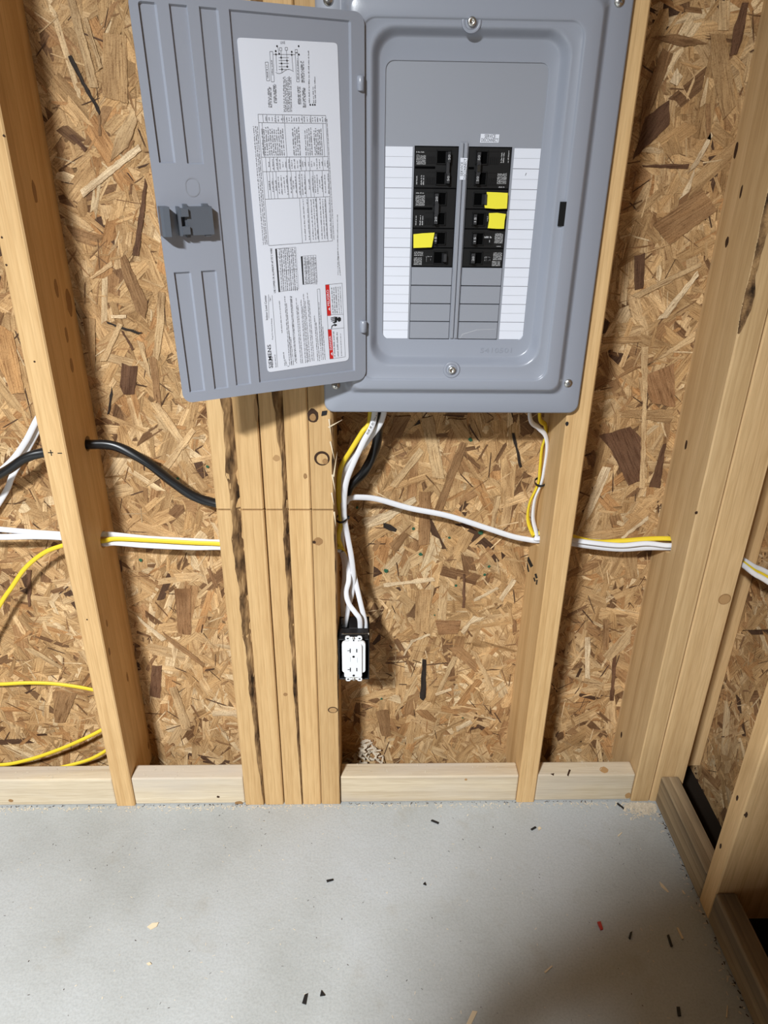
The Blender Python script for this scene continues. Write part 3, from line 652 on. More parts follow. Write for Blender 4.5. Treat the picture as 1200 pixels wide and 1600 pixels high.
# ------------------------------------------------------------------ breakers
def breaker(side, r0, nrow, tog, win, num=None, prints=(), tape=None, off=False, lab=None):
    x0, x1 = (AX0+.0007, AX1-.0007) if side == 'L' else (BX0+.0007, BX1-.0007)
    z1, z0 = rowz[r0]-.0004, rowz[r0+nrow]+.0004; W = x1-x0
    fx = lambda t: x0+W*t
    b = box('circuit_breaker', (x0, -.0060, z0), (x1, .03, z1), BLACKP, PANEL, bevel=.0006)
    if lab: b['label'] = lab
    for k in range(nrow):
        c1 = rowz[r0+k]; c0 = rowz[r0+k+1]; zm = (c0+c1)/2
        a_, b_ = min(tog[0], win[0])-.03, max(tog[1], win[1])+.03
        bmf = bmesh.new()   # raised frame round the handle opening
        for lo, hi in (((fx(a_), c0+.0042), (fx(b_), c0+.0055)), ((fx(a_), c1-.0055), (fx(b_), c1-.0042)), ((fx(a_), c0+.0042), (fx(a_)+.0011, c1-.0042)), ((fx(b_)-.0011, c0+.0042), (fx(b_), c1-.0042))):
            bm_box((lo[0], -.0082, lo[1]), (hi[0], -.0058, hi[1]), .0003, 1, bmf)
        mkbm('handle_frame', bmf, BLACKP, b)
        box('well_shade', (fx(win[0]), -.0066, c0+.0058), (fx(win[1]), -.0059, c1-.0058), BLACKM, b, bevel=0)  # flat plate, its black carries the shade of a recess
        # ribbed face beside the handle
        ra, rb_ = ((.27, a_-.02) if side == 'L' else (b_+.02, .72))
        if rb_-ra > .06:
            bmf = bmesh.new()
            for q in range(5):
                t0 = ra+(rb_-ra)*(q+.15)/5; bm_box((fx(t0), -.0071, c0+.005), (fx(t0+(rb_-ra)*.12), -.0059, c0+.0135), .0002, 1, bmf)
            bm_box((fx(ra), -.0066, c1-.0056), (fx(rb_), -.0059, c1-.005), 0, 1, bmf)
            mkbm('ribs', bmf, BLACKP, b)
        tz0, tz1 = zm-.0068, zm+.0068
        if off: tz0, tz1 = zm-.0055, zm+.0055
        lean = .0022 if (tog[0] > win[0]) else -.0022
        P = [(fx(tog[0]), -.006, tz0), (fx(tog[1]), -.006, tz0), (fx(tog[1])-.0006+lean*.4, -.0150, tz0+.0006), (fx(tog[0])+.0006+lean*.4, -.0150, tz0+.0006)]
        prism('toggle', P, (0, 0, tz1-tz0-.0006), TOGGLE, b)
        if num:
            xm = (fx(tog[0])+fx(tog[1]))/2+lean*.4; dz = 1 if side == 'R' else 1
            text('rating_number', num, (xm+.0014, -.0151, zm-.003), (xm+.0014, -.0151, zm+.003), .0030, NF, BPRINT, b, 0)
    if nrow == 2:
        zc = rowz[r0+1]; box('handle_tie', (fx(tog[0])+.0002, -.0142, zc-.0075), (fx(tog[1])-.0002, -.0085, zc+.0075), TOGGLE, b, bevel=.0006)
    if nrow == 2:
        box('pole_joint', (x0+.0005, -.0066, rowz[r0+1]-.0014), (fx(min(tog[0], win[0])-.05), -.0059, rowz[r0+1]+.0014), BLACKM, b, bevel=0)
    V, F_ = [], []
    for n_, (ta, tb, k, za, zb, rot, hh) in enumerate(prints):   # ta..tb of width, row k, za..zb fraction of row height from top
        c1 = rowz[r0+k]; top, bot = c1-PIT*za, c1-PIT*zb; segs = []
        if rot:
            m_ = max(1, int((tb-ta)*W/hh/1.35)); segs = [((fx(ta)+(q+1)*(tb-ta)*W/m_, -.0061, bot), (fx(ta)+(q+1)*(tb-ta)*W/m_, -.0061, top), hh) for q in range(m_)]
        else:
            m_ = max(1, int((top-bot)/hh/1.35)); segs = [((fx(ta), -.0061, top-(q+1)*(top-bot)/m_), (fx(tb), -.0061, top-(q+1)*(top-bot)/m_), hh) for q in range(m_)]
        v, f = dashes(segs, NF, .0001, 31+r0*7+n_)
        F_ += [[i+len(V) for i in q] for q in f]; V += v
    if V: tag(mk('small_print', V, F_, BPRINT, b), kind='stuff')
    if tape:
        pts = [at(u, v, 1, -.0128 if abs(u-700) > 0 else 0) for u, v in tape]
        m_ = len(pts); c = np.mean(pts, 0)
        tp = prism('yellow_tape', pts, (0, .0004, 0), TAPE, b)
    return b
blk = (.03, .24, 0, .42, .86, True, .0012)
breaker('L', 0, 2, (.73, .81), (.53, .71), '50', [(.03, .22, 0, .2, .30, False, .0014), (.03, .25, 0, .40, .86, True, .0011), (.02, .07, 1, .38, .82, True, .0014), (.13, .23, 1, .36, .84, True, .0016)], lab='double breaker marked 50 at the top of the left column')
breaker('L', 2, 2, (.50, .60), (.61, .75), '20', [(.05, .24, 0, .16, .26, False, .0014), (.04, .26, 0, .34, .86, True, .0011), (.03, .08, 1, .36, .84, True, .0014), (.13, .24, 1, .34, .84, True, .0016)], lab='double breaker marked 20 in the left column')
breaker('L', 4, 1, (.53, .60), (.61, .78), '15', [], tape=[(646,366),(660,364.5),(679,363.5),(677,374),(674.5,386.5),(660,387),(646,387.5)], lab='single breaker of the left column with yellow tape')
breaker('L', 5, 1, (.74, .83), (.55, .73), None, [(.05, .27, 0, .18, .42, False, .0012), (.04, .24, 0, .5, .9, True, .0011), (.32, .48, 0, .42, .72, True, .0014)], off=True, lab='bottom breaker of the left column')
b = breaker('R', 0, 2, (.19, .29), (.30, .43), '50', [(.74, .84, 0, .22, .72, True, .0016), (.90, .95, 0, .14, .72, True, .0014), (.70, .93, 1, .22, .74, True, .0011), (.76, .92, 1, .80, .92, False, .0014)], lab='double breaker at the top of the right column with a small glint on its handle tie')
box('tie_glint', (BX0+.0007+.0575*.195, -.0155, rowz[1]-.0045), (BX0+.0007+.0575*.275, -.0140, rowz[1]+.0045), newmat('glint_metal', .35, .5, (.10, .095, .085), 1)[0], b)  # small metal plate added for the chrome-like glint on the tie
breaker('R', 2, 1, (.40, .47), (.20, .37), None, [], tape=[(760.5,300),(776,300.5),(793.5,301.5),(793,313),(792,326),(775,326.5),(757.5,325),(757,320.5),(761,320)], lab='single breaker of the right column with a wide yellow tape')
breaker('R', 3, 1, (.20, .29), (.30, .45), '15', [(.50, .56, 0, .35, .6, True, .0014)], tape=[(764,333),(777,332.5),(790.5,334.5),(788.5,345),(787.5,357.5),(776,357.5),(762,356.5),(764,345)], lab='single breaker of the right column with a narrow yellow tape')
b = breaker('R', 4, 1, (.22, .31), (.32, .46), '15', [(.50, .70, 0, .28, .46, False, .0024), (.75, .96, 0, .2, .72, True, .0011), (.82, .95, 0, .78, .9, False, .0012)], lab='untaped single breaker of the right column with a white dot')
disc('white_dot', (BX0+.0007+.0572*.63, -.006, rowz[4]-PIT*.62), NF, Z, .0016, .0016, BPRINT, b, n=12, jit=0)
breaker('R', 5, 1, (.20, .31), (.32, .46), '20', [(.52, .70, 0, .42, .66, True, .0014), (.75, .97, 0, .2, .6, True, .0011), (.74, .95, 0, .64, .92, False, .0012)], lab='bottom breaker of the right column')

# cover screws
for u, v, r in ((888,599,.0068),(968,2,.0068),(525,602,.0066),(513,0,.0066)):
    c = at(u, v, 1, -.012)
    s = lathe('cover_screw', (c[0], -.0115, c[2]), FY, [(r, 0), (r, .0008), (r*.8, .0026), (r*.3, .0034), (.0003, .0035)], STEEL, PANEL)
    an = rnd.uniform(0, 3)
    for q in (0, 1.5708):
        dx, dz = math.cos(an+q), math.sin(an+q); p = np.array([c[0], -.0152, c[2]]); d = np.array([dx, 0, dz])*.0034; e = np.array([-dz, 0, dx])*.0006
        prism('drive_slot', [p-d-e, p+d-e, p+d+e, p-d+e], (0, .0008, 0), INK_G, s)
for u, v in ((737,34),(706,578)):
    c = at(u, v, 1, -.025)
    bs = lathe('screw_boss', (c[0], -.0245, c[2]), FY, [(.0125, 0), (.0118, .0006), (.0095, .0006), (.0082, -.0002), (.0081, .0001)], GREY, PANEL, n=24)
    s = lathe('dead_screw', (c[0], -.0248, c[2]), FY, [(.0054, 0), (.0054, .0030), (.0045, .0042), (.0018, .0043), (.0016, .0030), (.0003, .0030)], STEEL, PANEL)
# hinge knuckles
for u, v in ((562,131),(566.5,511)):
    c = at(u, v, 1, -.033)
    lathe('hinge_knuckle', (c[0]+.0012, -.0325, c[2]-.0078), Z, [(.0038, 0), (.0046, .0008), (.0046, .0160), (.0038, .0168)], GREY, PANEL, n=14)

# ------------------------------------------------------------------ door (swung open)
DA = math.radians(26); DH = np.array([.047, -.03, 0]); DN = np.array([math.sin(DA), -math.cos(DA), 0]); DD = np.array([-math.cos(DA), -math.sin(DA), 0])
def dpt(s, z, h=0):            # door coordinates: s away from the hinge, z height, h towards the room
    s2 = s-(.007+.06*max(s, 0))*(1.366-z)
    return DH+DD*s2+DN*h+np.array([0, 0, z])
def draw(u, v, h=0):           # photo pixel on the door sheet -> point
    d = ray(u, v); P0 = DH+DN*h; t = ((P0-CAM)@DN)/(d@DN); return CAM+t*d
DOOR_Z0, DOOR_Z1, DOOR_W = .9185, 1.3760, .2790
rec = [(.2495, .2705, 1.2083, 1.3665), (.2145, .2368, 1.2075, 1.3665), (.1815, .2035, .932, 1.3665), (.018, .1695, .932, 1.3665),
       (.2475, .2705, .931, 1.0870), (.2140, .2365, .931, 1.0870)]
bv = .0022; xs, zs = {0, DOOR_W}, {DOOR_Z0, DOOR_Z1}
for a, b_, c, d in rec:
    xs |= {a, a+bv, b_-bv, b_}; zs |= {c, c+bv, d-bv, d}
RC = .013
for k in range(1, 5):
    q = RC*k/4; xs |= {q, DOOR_W-q}; zs |= {DOOR_Z0+q, DOOR_Z1-q}
xs, zs = sorted(xs), sorted(zs)
def dheight(s, z):
    for a, b_, c, d in rec:
        if a+bv*.9 <= s <= b_-bv*.9 and c+bv*.9 <= z <= d-bv*.9: return -.0030
    return 0
def dcorner(s, z):
    cs = RC if s < RC else (DOOR_W-RC if s > DOOR_W-RC else None); cz = DOOR_Z0+RC if z < DOOR_Z0+RC else (DOOR_Z1-RC if z > DOOR_Z1-RC else None)
    if cs is None or cz is None: return s, z
    u, v = (s-cs)/RC, (z-cz)/RC; m_ = max(abs(u), abs(v)); l = math.hypot(u, v)
    if l < 1e-9: return s, z
    return cs+u/l*m_*RC, cz+v/l*m_*RC
V, F_ = [], []; nx, nz = len(xs), len(zs)
for z in zs:
    for s in xs:
        a, b_ = dcorner(s, z); V.append(dpt(a, b_, dheight(s, z)))
for j in range(nz-1):
    for i in range(nx-1): F_.append([j*nx+i, j*nx+i+1, (j+1)*nx+i+1, (j+1)*nx+i])
rim = [i for i in range(nx)]+[j*nx+nx-1 for j in range(1, nz)]+[(nz-1)*nx+i for i in range(nx-2, -1, -1)]+[j*nx for j in range(nz-2, 0, -1)]
base = len(V)
for lvl, (hh, k_) in enumerate(((-.0014, 1.0),)):
    for i in rim: V.append(np.asarray(V[i])+DN*hh)
nr = len(rim)
for k in range(nr): F_.append([rim[k], rim[(k+1) % nr], base+(k+1) % nr, base+k])
b2 = len(V)      # back skin
for z in zs:
    for s in xs:
        a, b_ = dcorner(s, z); V.append(dpt(a, b_, dheight(s, z)-.0014))
for j in range(nz-1):
    for i in range(nx-1): F_.append([b2+j*nx+i, b2+(j+1)*nx+i, b2+(j+1)*nx+i+1, b2+j*nx+i+1])
DOOR = fix_normals(mk('door', V, F_, GREY, PANEL))
DOOR['label'] = 'open grey panel door, inside face with long pressed ribs and a printed sheet'
def dprism(name, pts, h0, h1, mat, parent):      # pts in door coordinates
    return prism(name, [dpt(s, z, h0) for s, z in pts], DN*(h1-h0), mat, parent)
def dbox(s0, s1, z0, z1): return [(s0, z0), (s1, z0), (s1, z1), (s0, z1)]
# latch
lt = dprism('latch', dbox(.2150, .2470, 1.1305, 1.1625), .0, .011, LATCH, DOOR)
dprism('latch_tab', dbox(.2190, .2255, 1.1285, 1.1655), .002, .0095, LATCH, DOOR)
dprism('latch_tab', dbox(.2445, .2490, 1.1280, 1.1655), .002, .0095, LATCH, DOOR)
dprism('latch_pivot', dbox(.2455, .2545, 1.1520, 1.1610), .002, .0150, LATCH, DOOR)
dprism('latch_pivot', dbox(.2455, .2545, 1.1320, 1.1410), .002, .0150, LATCH, DOOR)
dprism('latch_bar', dbox(.2545, .2575, 1.1300, 1.1630), .002, .0120, LATCH, DOOR)
P = [(.2690, 0), (.2790, 0), (.2800, .016), (.2775, .020), (.2700, .021), (.2690, .018)]
v0 = [dpt(s, 1.1305, h) for s, h in P]
prism('latch_hook', v0, (0, 0, .033), LATCH, DOOR)
# stadium shaped knockout
V, F_ = [], []
n = 28
for r in (1, .86):
    for k in range(n):
        t = 2*math.pi*k/n; cz = 1.1835+(.0022 if math.sin(t) > 0 else -.0022)
        V.append(dpt(.2335+.0088*r*math.cos(t), cz+.0085*r*math.sin(t), .0004))
for k in range(n): F_.append([k, (k+1) % n, n+(k+1) % n, n+k])
fix_normals(mk('knockout_ring', V, F_, GREY_D, DOOR))

# printed sheet on the door: all places read off the sheet itself
SH = -.0030+.0003
def sheet(u, v): return draw(u, v, SH)
cor = [(370, 58.5), (527, 67), (545, 563), (418, 582)]
pts = []
for i in range(4):
    c = np.array(cor[i], float); p = np.array(cor[i-1], float); q = np.array(cor[(i+1) % 4], float)
    d1 = (p-c)/np.linalg.norm(p-c)*6; d2 = (q-c)/np.linalg.norm(q-c)*6
    for t in (0, .33, .67, 1): pts.append(sheet(*(c+d1*(1-t)**2+d2*t**2)))
SHEET = prism('door_sheet', pts, DN*.0004, WHITE, PANEL)
SHEET['label'] = 'white printed wiring and safety sheet on the open door'
SL = SH+.0004
def P6(x, y): return draw(370+x/5.928, 60+y/5.928, SL)     # upper half of the sheet
def P7(x, y): return draw(370+x/5.928, 320+y/5.928, SL)    # lower half
def P8(x, y): return draw(400+x/8, 440+y/8, SL)            # bottom end
def line_mesh(name, segs, wd, mat, parent):
    V, F_ = [], []
    for a, b_ in segs:
        a, b_ = np.asarray(a), np.asarray(b_); d = b_-a; l = np.linalg.norm(d)
        if l < 1e-7: continue
        d /= l; s = np.cross(DN, d)*wd/2; b0 = len(V)
        V += [a-s+DN*.0002, b_-s+DN*.0002, b_+s+DN*.0002, a+s+DN*.0002]; F_.append([b0, b0+1, b0+2, b0+3])
    return mk(name, V, F_, mat, parent)
def dtext(s, a, b_, hgt, mat=INK, bold=0): return text('printed_text', s, a, b_, hgt, DN, mat, SHEET, bold, .0003)
dtext('SIEMENS', P8(205, 1078), P8(183, 785), .0052, INK, .002)
dtext('Indoor Load Center', P8(148, 478), P8(126, 168), .0030)
dtext('Type 1', P8(188, 245), P8(183, 190), .0022)
dtext('Plug-On Neutral Ready', P8(215, 725), P8(200, 455), .0017)
dtext('USE COPPER OR ALUMINUM 60°/75°C WIRE', P7(360, 815), P7(325, 402), .0026)
dtext('LINE', P6(404, 50), P6(446, 50), .0026, RULE)
dtext('SUITABLE FOR USE AS SERVICE EQUIPMENT WHEN MAIN BREAKER IS', P8(497, 1000), P8(435, 180), .0014, INK, .01)
def quadp(name, pts, mat, lift=.00015): return mk(name, [np.asarray(p)+DN*lift for p in pts], [list(range(len(pts)))], mat, SHEET)
quadp('danger_bar', [P8(895, 600), P8(943, 600), P8(968, 965), P8(922, 968)], RED)
quadp('danger_bar', [P8(866, 40), P8(915, 38), P8(938, 425), P8(890, 430)], RED)
dtext('DANGER', P8(950, 852), P8(937, 676), .0033, WHITE, .005)
dtext('PELIGRO', P8(921, 300), P8(908, 100), .0033, WHITE, .005)
for x, y in ((943, 905), (912, 345)): quadp('warning_triangle', [P8(x-8, y-25+20), P8(x+10, y-25), P8(x+12, y+22)], WHITE, .0003)
# electric shock pictogram
quadp('shock_hand', [P8(1062, 458), P8(1062, 490), P8(1035, 505), P8(1010, 478), P8(1012, 465), P8(1035, 440), P8(1055, 448)], INK)
for (xa, ya), (xb, yb_) in (((930, 452), (985, 445)), ((932, 470), (990, 462)), ((938, 490), (990, 480)), ((955, 508), (1000, 494)), ((968, 517), (1000, 505))):
    quadp('shock_hand', [P8(xa, ya), P8(xb, yb_-7), P8(xb+12, yb_+2), P8(xa+4, ya+9)], INK)
quadp('shock_hand', [P8(985, 438), P8(1020, 442), P8(1010, 505), P8(985, 500)], INK)
quadp('shock_arc', [P8(938, 590), P8(945, 550), P8(985, 528), P8(1010, 535), P8(1012, 548), P8(985, 560), P8(978, 550), P8(990, 542), P8(955, 558), P8(946, 590)], INK)
rules = []
def poly(ps, close=True):
    for i in range(len(ps)-(0 if close else 1)): rules.append((ps[i], ps[(i+1) % len(ps)]))
poly([P8(866, 40), P8(1075, 20), P8(1115, 940), P8(922, 968)]); rules += [(P8(890, 415), P8(1092, 408)), (P8(897, 598), P8(1100, 578))]
poly([P8(765, 95), P8(797, 92), P8(825, 800)], False); poly([P8(765, 95), P8(800, 800)], False)
rules += [(P8(205, 1075), P8(180, 850)), (P8(270, 1070), P8(200, 170)), (P8(160, 460), P8(155, 160))]
# big table
TLc, TRc, BLc, BRc = [np.array(p) for p in ((402.9, 178.6), (508.7, 180.6), (419.8, 383.8), (519.3, 376.5))]
def T(a, b_):
    p = (1-a)*(1-b_)*TLc+a*(1-b_)*TRc+(1-a)*b_*BLc+a*b_*BRc; return draw(p[0], p[1], SL)
poly([T(0, 0), T(1, 0), T(1, 1), T(0, 1)])
for b_ in (.063, .327, .437, .647): rules.append((T(0, b_), T(1, b_)))
rowsb = [0, .063, .327, .437, .647, 1]
vr = [(.07, .13, .26, .36, .65, .78), (.05, .385, .95), (.06, .12, .18, .24, .37, .42, .59, .66, .72, .92), (.06, .1, .15, .2, .37, .43, .5, .56, .64, .71, .76, .9), (.53, .66, .79, .93)]
for i, l in enumerate(vr):
    for a in l: rules.append((T(a, rowsb[i]), T(a, rowsb[i+1])))
# wiring diagram
for x0, y0, x1, y1 in ((262, 220, 290, 392), (305, 122, 332, 402), (540, 135, 565, 402)):
    poly([P6(x0, y0), P6(x1, y0), P6(x1+14, y1), P6(x0+14, y1)])
for x, y in ((405, 100), (458, 97), (550, 117)): poly([P6(x-11, y-13), P6(x+11, y-13), P6(x+11, y+13), P6(x-11, y+13)])
rules += [(P6(335, 148), P6(540, 150)), (P6(408, 115), P6(418, 320)), (P6(459, 112), P6(468, 265)), (P6(362, 150), P6(370, 305)), (P6(508, 150), P6(520, 300)), (P6(378, 80), P6(392, 140))]
for y in (178, 205, 232, 262, 288): rules.append((P6(388, y), P6(482, y)))
wvp = [P6(360+165*t, 310+18*math.sin(t*math.pi*2+.3)-8*t) for t in np.linspace(0, 1, 12)]
poly(wvp, False)
line_mesh('ruled_lines', rules, .00045, INK_G, SHEET)
dots = [(372, 72), (360, 118), (508, 125), (572, 72), (392, 143), (410, 178), (464, 206), (414, 232), (466, 262), (418, 287), (680, 615), (703, 615), (723, 615), (575, 150), (362, 148), (508, 152)]
V, F_ = [], []
for x, y in dots:
    c = P6(x, y); b0 = len(V); r = .0011
    e1, e2 = DD, np.array([0, 0, 1.])
    V += [c+DN*.0002+(e1*math.cos(k*math.pi/4)+e2*math.sin(k*math.pi/4))*r for k in range(8)]; F_.append([b0+k for k in range(8)])
mk('diagram_dots', V, F_, INK, SHEET)
for q in (((355, 408), (370, 406), (403, 808), (386, 810)), ((592, 478), (608, 476), (624, 738), (610, 741))): quadp('header_bar', [P7(*p) for p in q], INK)
r2 = []
for x0, y0, x1, y1, sk in ((370, 406, 545, 392, 28), (608, 476, 732, 466, 14)):
    h = 400 if x0 == 370 else 263
    c = [P7(x0, y0), P7(x1, y1), P7(x1+sk, y1+h-14), P7(x0+sk, y0+h)]
    for i in range(4): r2.append((c[i], c[(i+1) % 4]))
    for t in ((.19, .52) if h == 400 else (.3,)): r2.append((c[0]+(c[3]-c[0])*t, c[1]+(c[2]-c[1])*t))
    for t in (.2, .4, .6, .8): r2.append((c[0]+(c[1]-c[0])*t, c[3]+(c[2]-c[3])*t))
line_mesh('ruled_lines', r2, .00035, RULE, SHEET)
sg = []
rs = random.Random(4)
def col(fn, x0, x1, y0, y1, n, h, skew=0, full=1.0):
    for k in range(n):
        x = x0+(x1-x0)*(k+.9)/n; e = y0+(y1-y0)*(1-rs.uniform(full, 1))*.9
        sg.append((fn(x+skew, y1), fn(x, e), h))
col(P7, 380, 540, 400, 795, 9, .0014, 26); col(P7, 615, 730, 480, 735, 8, .0013, 14)
for x0, n, top, bot in ((310, 3, 880, 1050), (300, 1, 240, 640), (370, 2, 180, 1045), (395, 2, 600, 1040), (455, 1, 180, 1020), (510, 2, 200, 1020), (570, 2, 215, 1015), (605, 2, 150, 1000), (655, 2, 140, 990), (725, 2, 420, 990)):
    for k in range(n): sg.append((P8(x0+k*22+(bot-180)*.065, bot), P8(x0+k*22+(top-180)*.065-8, top+(k*90 if k else 0)), .0013))
for k in range(3): sg.append((P8(820+k*24, 975), P8(790+k*24, 260+k*150), .0013))
for k in range(3): sg.append((P8(990+k*42, 940-k*5), P8(975+k*42, 620+k*10), .0019 if k < 2 else .0012))
for k in range(5): sg.append((P8(968+k*26, 395), P8(950+k*26, 70-k*4), .0017 if k < 3 else .0012))
for a in (-.075, -.045, -.02): sg.append((T(a, .99), T(a, .09), .0013))
sg += [(T(1.03, .99), T(1.02, .02), .0012), (P7(940, 650), P7(935, 90), .0012), (P7(962, 655), P7(940, 430), .0012), (P8(215, 1070), P8(205, 930), .0014), (P8(255, 1070), P8(240, 905), .0014)]
for a0, a1, n in ((.02, .36, 11), (.48, .60, 4), (.66, .78, 4), (.80, .93, 5)):
    for k in range(n): a = a0+(a1-a0)*(k+.8)/n; sg.append((T(a, .315), T(a, .085+rs.uniform(0, .03)), .0016))
for i, l in ((0, vr[0]), (2, vr[2]), (3, vr[3]), (4, (.53, .6, .66, .72, .79, .86, .93))):
    ed = list(l)+[1.0]
    for k in range(len(l)):
        m_ = max(1, int((ed[k+1]-ed[k])/.035))
        for q in range(m_):
            a = ed[k]+(ed[k+1]-ed[k])*(q+.85)/m_; lo, hi = rowsb[i], rowsb[i+1]; f0 = rs.uniform(.1, .35) if i != 4 else .03
            sg.append((T(a, hi-(hi-lo)*(.06 if i == 4 else f0)), T(a, lo+(hi-lo)*f0), .0014))
for x0, x1, y0, y1, n in ((425, 505, 350, 680, 6), (268, 285, 240, 370, 1), (315, 330, 180, 340, 1), (550, 566, 180, 380, 1), (590, 622, 200, 410, 3), (285, 320, 440, 640, 3), (335, 365, 420, 600, 3), (560, 590, 430, 610, 3), (605, 635, 450, 640, 3), (650, 672, 110, 600, 1), (690, 712, 430, 600, 1), (705, 730, 350, 600, 1)):
    for k in range(n):
        x = x0+(x1-x0)*(k+.8)/n; sg.append((P6(x+8, y1), P6(x, y0+rs.uniform(0, 20)), .0014))
V, F_ = dashes(sg, DN, .0002, 9)
tag(mk('small_print', V, F_, INK_G, SHEET), kind='stuff')

# ------------------------------------------------------------------ cables
def spline(pts, n=14):
    p = [np.asarray(q, float) for q in pts]; p = [2*p[0]-p[1]]+p+[2*p[-1]-p[-2]]; out = []
    for i in range(1, len(p)-2):
        for k in range(n):
            t = k/n
            out.append(.5*((2*p[i])+(-p[i-1]+p[i+1])*t+(2*p[i-1]-5*p[i]+4*p[i+1]-p[i+2])*t*t+(-p[i-1]+3*p[i]-3*p[i+1]+p[i+2])*t**3))
    out.append(p[-2]); return out
def cable(label, pts, mat, a=.0055, b_=.0025, wide=(0, 0, 1), group=None, twist=0, name='cable', lobes=0):
    """oval jacketed cable; 'wide' = direction of the wide axis of the section"""
    sp = spline(pts); V, F_ = [], []; m_ = 12; wide = np.asarray(wide, float)
    for i, p in enumerate(sp):
        t = sp[min(i+1, len(sp)-1)]-sp[max(i-1, 0)]; t /= np.linalg.norm(t)
        u = wide-t*(wide@t)
        if np.linalg.norm(u) < .05: u = np.array([1, 0, 0])-t*t[0]
        u /= np.linalg.norm(u); v = np.cross(t, u); th = twist*i/len(sp)
        for k in range(m_):
            q = 2*math.pi*k/m_; r = 1+(.09*math.cos(3*q+i*.22) if lobes else 0)
            x, y = a*r*math.cos(q), b_*r*math.sin(q); x, y = x*math.cos(th)-y*math.sin(th), x*math.sin(th)+y*math.cos(th)
            V.append(p+u*x+v*y)
    L_ = len(sp)
    for i in range(L_-1):
        for k in range(m_): F_.append([i*m_+k, i*m_+(k+1) % m_, (i+1)*m_+(k+1) % m_, (i+1)*m_+k])
    F_.append(list(range(m_))); F_.append([(L_-1)*m_+k for k in range(m_-1, -1, -1)])
    o = fix_normals(mk(name, V, F_, mat, None, origin=tuple(sp[0]), smooth=True))
    return tag(o, label, 'cable', group)
Q = lambda u, v, y: at(u, v, 1, y)
# thick black feeder: from the left, through the drilled stud, through the ganged studs and up into the panel
yb_, zb_ = HA['black']; yp, zp = HP['black']
cable('thick black twisted feeder cable running through the studs up to the panel',
      [Q(-95, 790, .075), Q(0, 741, .078), Q(40, 715, .082), Q(72, 706, .087), (-.464, yb_, zb_-.004), (-.426, yb_, zb_-.001), Q(180, 697, .088), Q(225, 720, .085), Q(268, 752, .083), Q(305, 776, .083), Q(340, 787, .085), (-.19, yp, zp), (-.1, yp, zp), (-.003, yp, zp),
       Q(550, 757, .092), Q(570, 735, .095), Q(584, 708, .090), Q(591, 675, .082), Q(592, 655, .074), (.069, .060, .9025)], NMB, .0082, .0082, twist=7, lobes=1, name='feeder_cable')
WG, YG = 'white sheathed cables', 'yellow sheathed cables'
# left bay
cable('white cable slanting across the left bay, upper of two behind the feeder', [Q(90, 610, .118), Q(60, 652, .118), Q(40, 690, .118), Q(16, 722, .115), Q(-20, 750, .11), Q(-90, 790, .11)], NMW, wide=(.5, 0, -.8), group=WG)
cable('white cable slanting across the left bay, lower of two behind the feeder', [Q(98, 610, .128), Q(66, 660, .128), Q(40, 707, .128), Q(20, 742, .126), Q(8, 770, .126), Q(-30, 830, .126)], NMW, wide=(.6, 0, -.7), group=WG)
yh, zh = HA['bundle']
# bundle through the drilled stud into the ganged studs: two whites and a yellow
yq, zq = HP['bundle']
cable('white cable on top of the bundle passing through the drilled stud', [Q(-95, 818, .07), Q(0, 827, .074), Q(55, 832, .077), Q(98, 835, .079), (-.464, yh-.003, zh+.008), (-.426, yh+.004, zh+.009), Q(230, 841, .093), Q(300, 845, .092), Q(343, 847, .092), (-.19, yq+.006, zq+.007), (-.1, yq+.006, zq+.007), (-.003, yq+.006, zq+.007), (.006, yq+.004, zq+.004)], NMW, group=WG)
cable('white cable at the bottom of the bundle passing through the drilled stud', [Q(-95, 838, .066), Q(0, 839, .070), Q(55, 838, .072), Q(98, 840, .076), (-.464, yh+.001, zh-.006), (-.426, yh-.001, zh-.008), Q(180, 848, .079), Q(230, 852, .079), Q(300, 855, .080), Q(345, 855, .080), (-.19, yq-.006, zq-.008), (-.1, yq-.006, zq-.008), (-.003, yq-.006, zq-.008), (.006, yq-.006, zq-.010)], NMW, wide=(0, .3, 1), group=WG)
cable('yellow cable in the bundle between the drilled stud and the ganged studs', [(-.464, yh-.010, zh+.0005), (-.426, yh-.008, zh+.001), Q(180, 842, .073), Q(230, 844, .073), Q(300, 848, .073), Q(343, 850, .074), (-.19, yq-.011, zq-.0005), (-.1, yq-.011, zq-.0005), (-.003, yq-.011, zq-.0005), (.005, yq-.011, zq+.001)], NMY, .0045, .0022, group=YG)
# yellow loops low in the left bay
cable('yellow cable looping down from the drilled stud in the left bay', [Q(118, 846, .085), Q(102, 851, .085), Q(70, 863, .088), Q(40, 887, .09), Q(18, 918, .092), Q(0, 945, .092), Q(-35, 1010, .095), Q(-70, 1050, .10), Q(-40, 1068, .105), Q(0, 1069, .105), Q(40, 1067, .108), Q(80, 1068, .112), Q(120, 1073, .115), Q(150, 1079, .118), Q(170, 1085, .118)], NMY, .0042, .0024, group=YG)
cable('yellow cable curling low behind the drilled stud, upper of the two', [Q(-60, 1190, .085), Q(0, 1195, .085), Q(45, 1187, .088), Q(90, 1172, .092), Q(130, 1155, .098), Q(163, 1138, .105), Q(195, 1115, .112)], NMY, .0044, .0026, group=YG)
cable('yellow cable curling low behind the drilled stud, lower of the two', [Q(70, 1204, .090), Q(95, 1199, .092), Q(130, 1190, .098), Q(150, 1182, .102), Q(170, 1170, .108), Q(200, 1150, .115)], NMY, .0042, .0026, group=YG)
cable('thin glimpse of yellow cable behind the drilled stud edge', [Q(131, 985, .120), Q(138, 1015, .122), Q(144, 1045, .122), Q(150, 1075, .124), Q(160, 1110, .126)], NMY, .0036, .0024, group=YG)
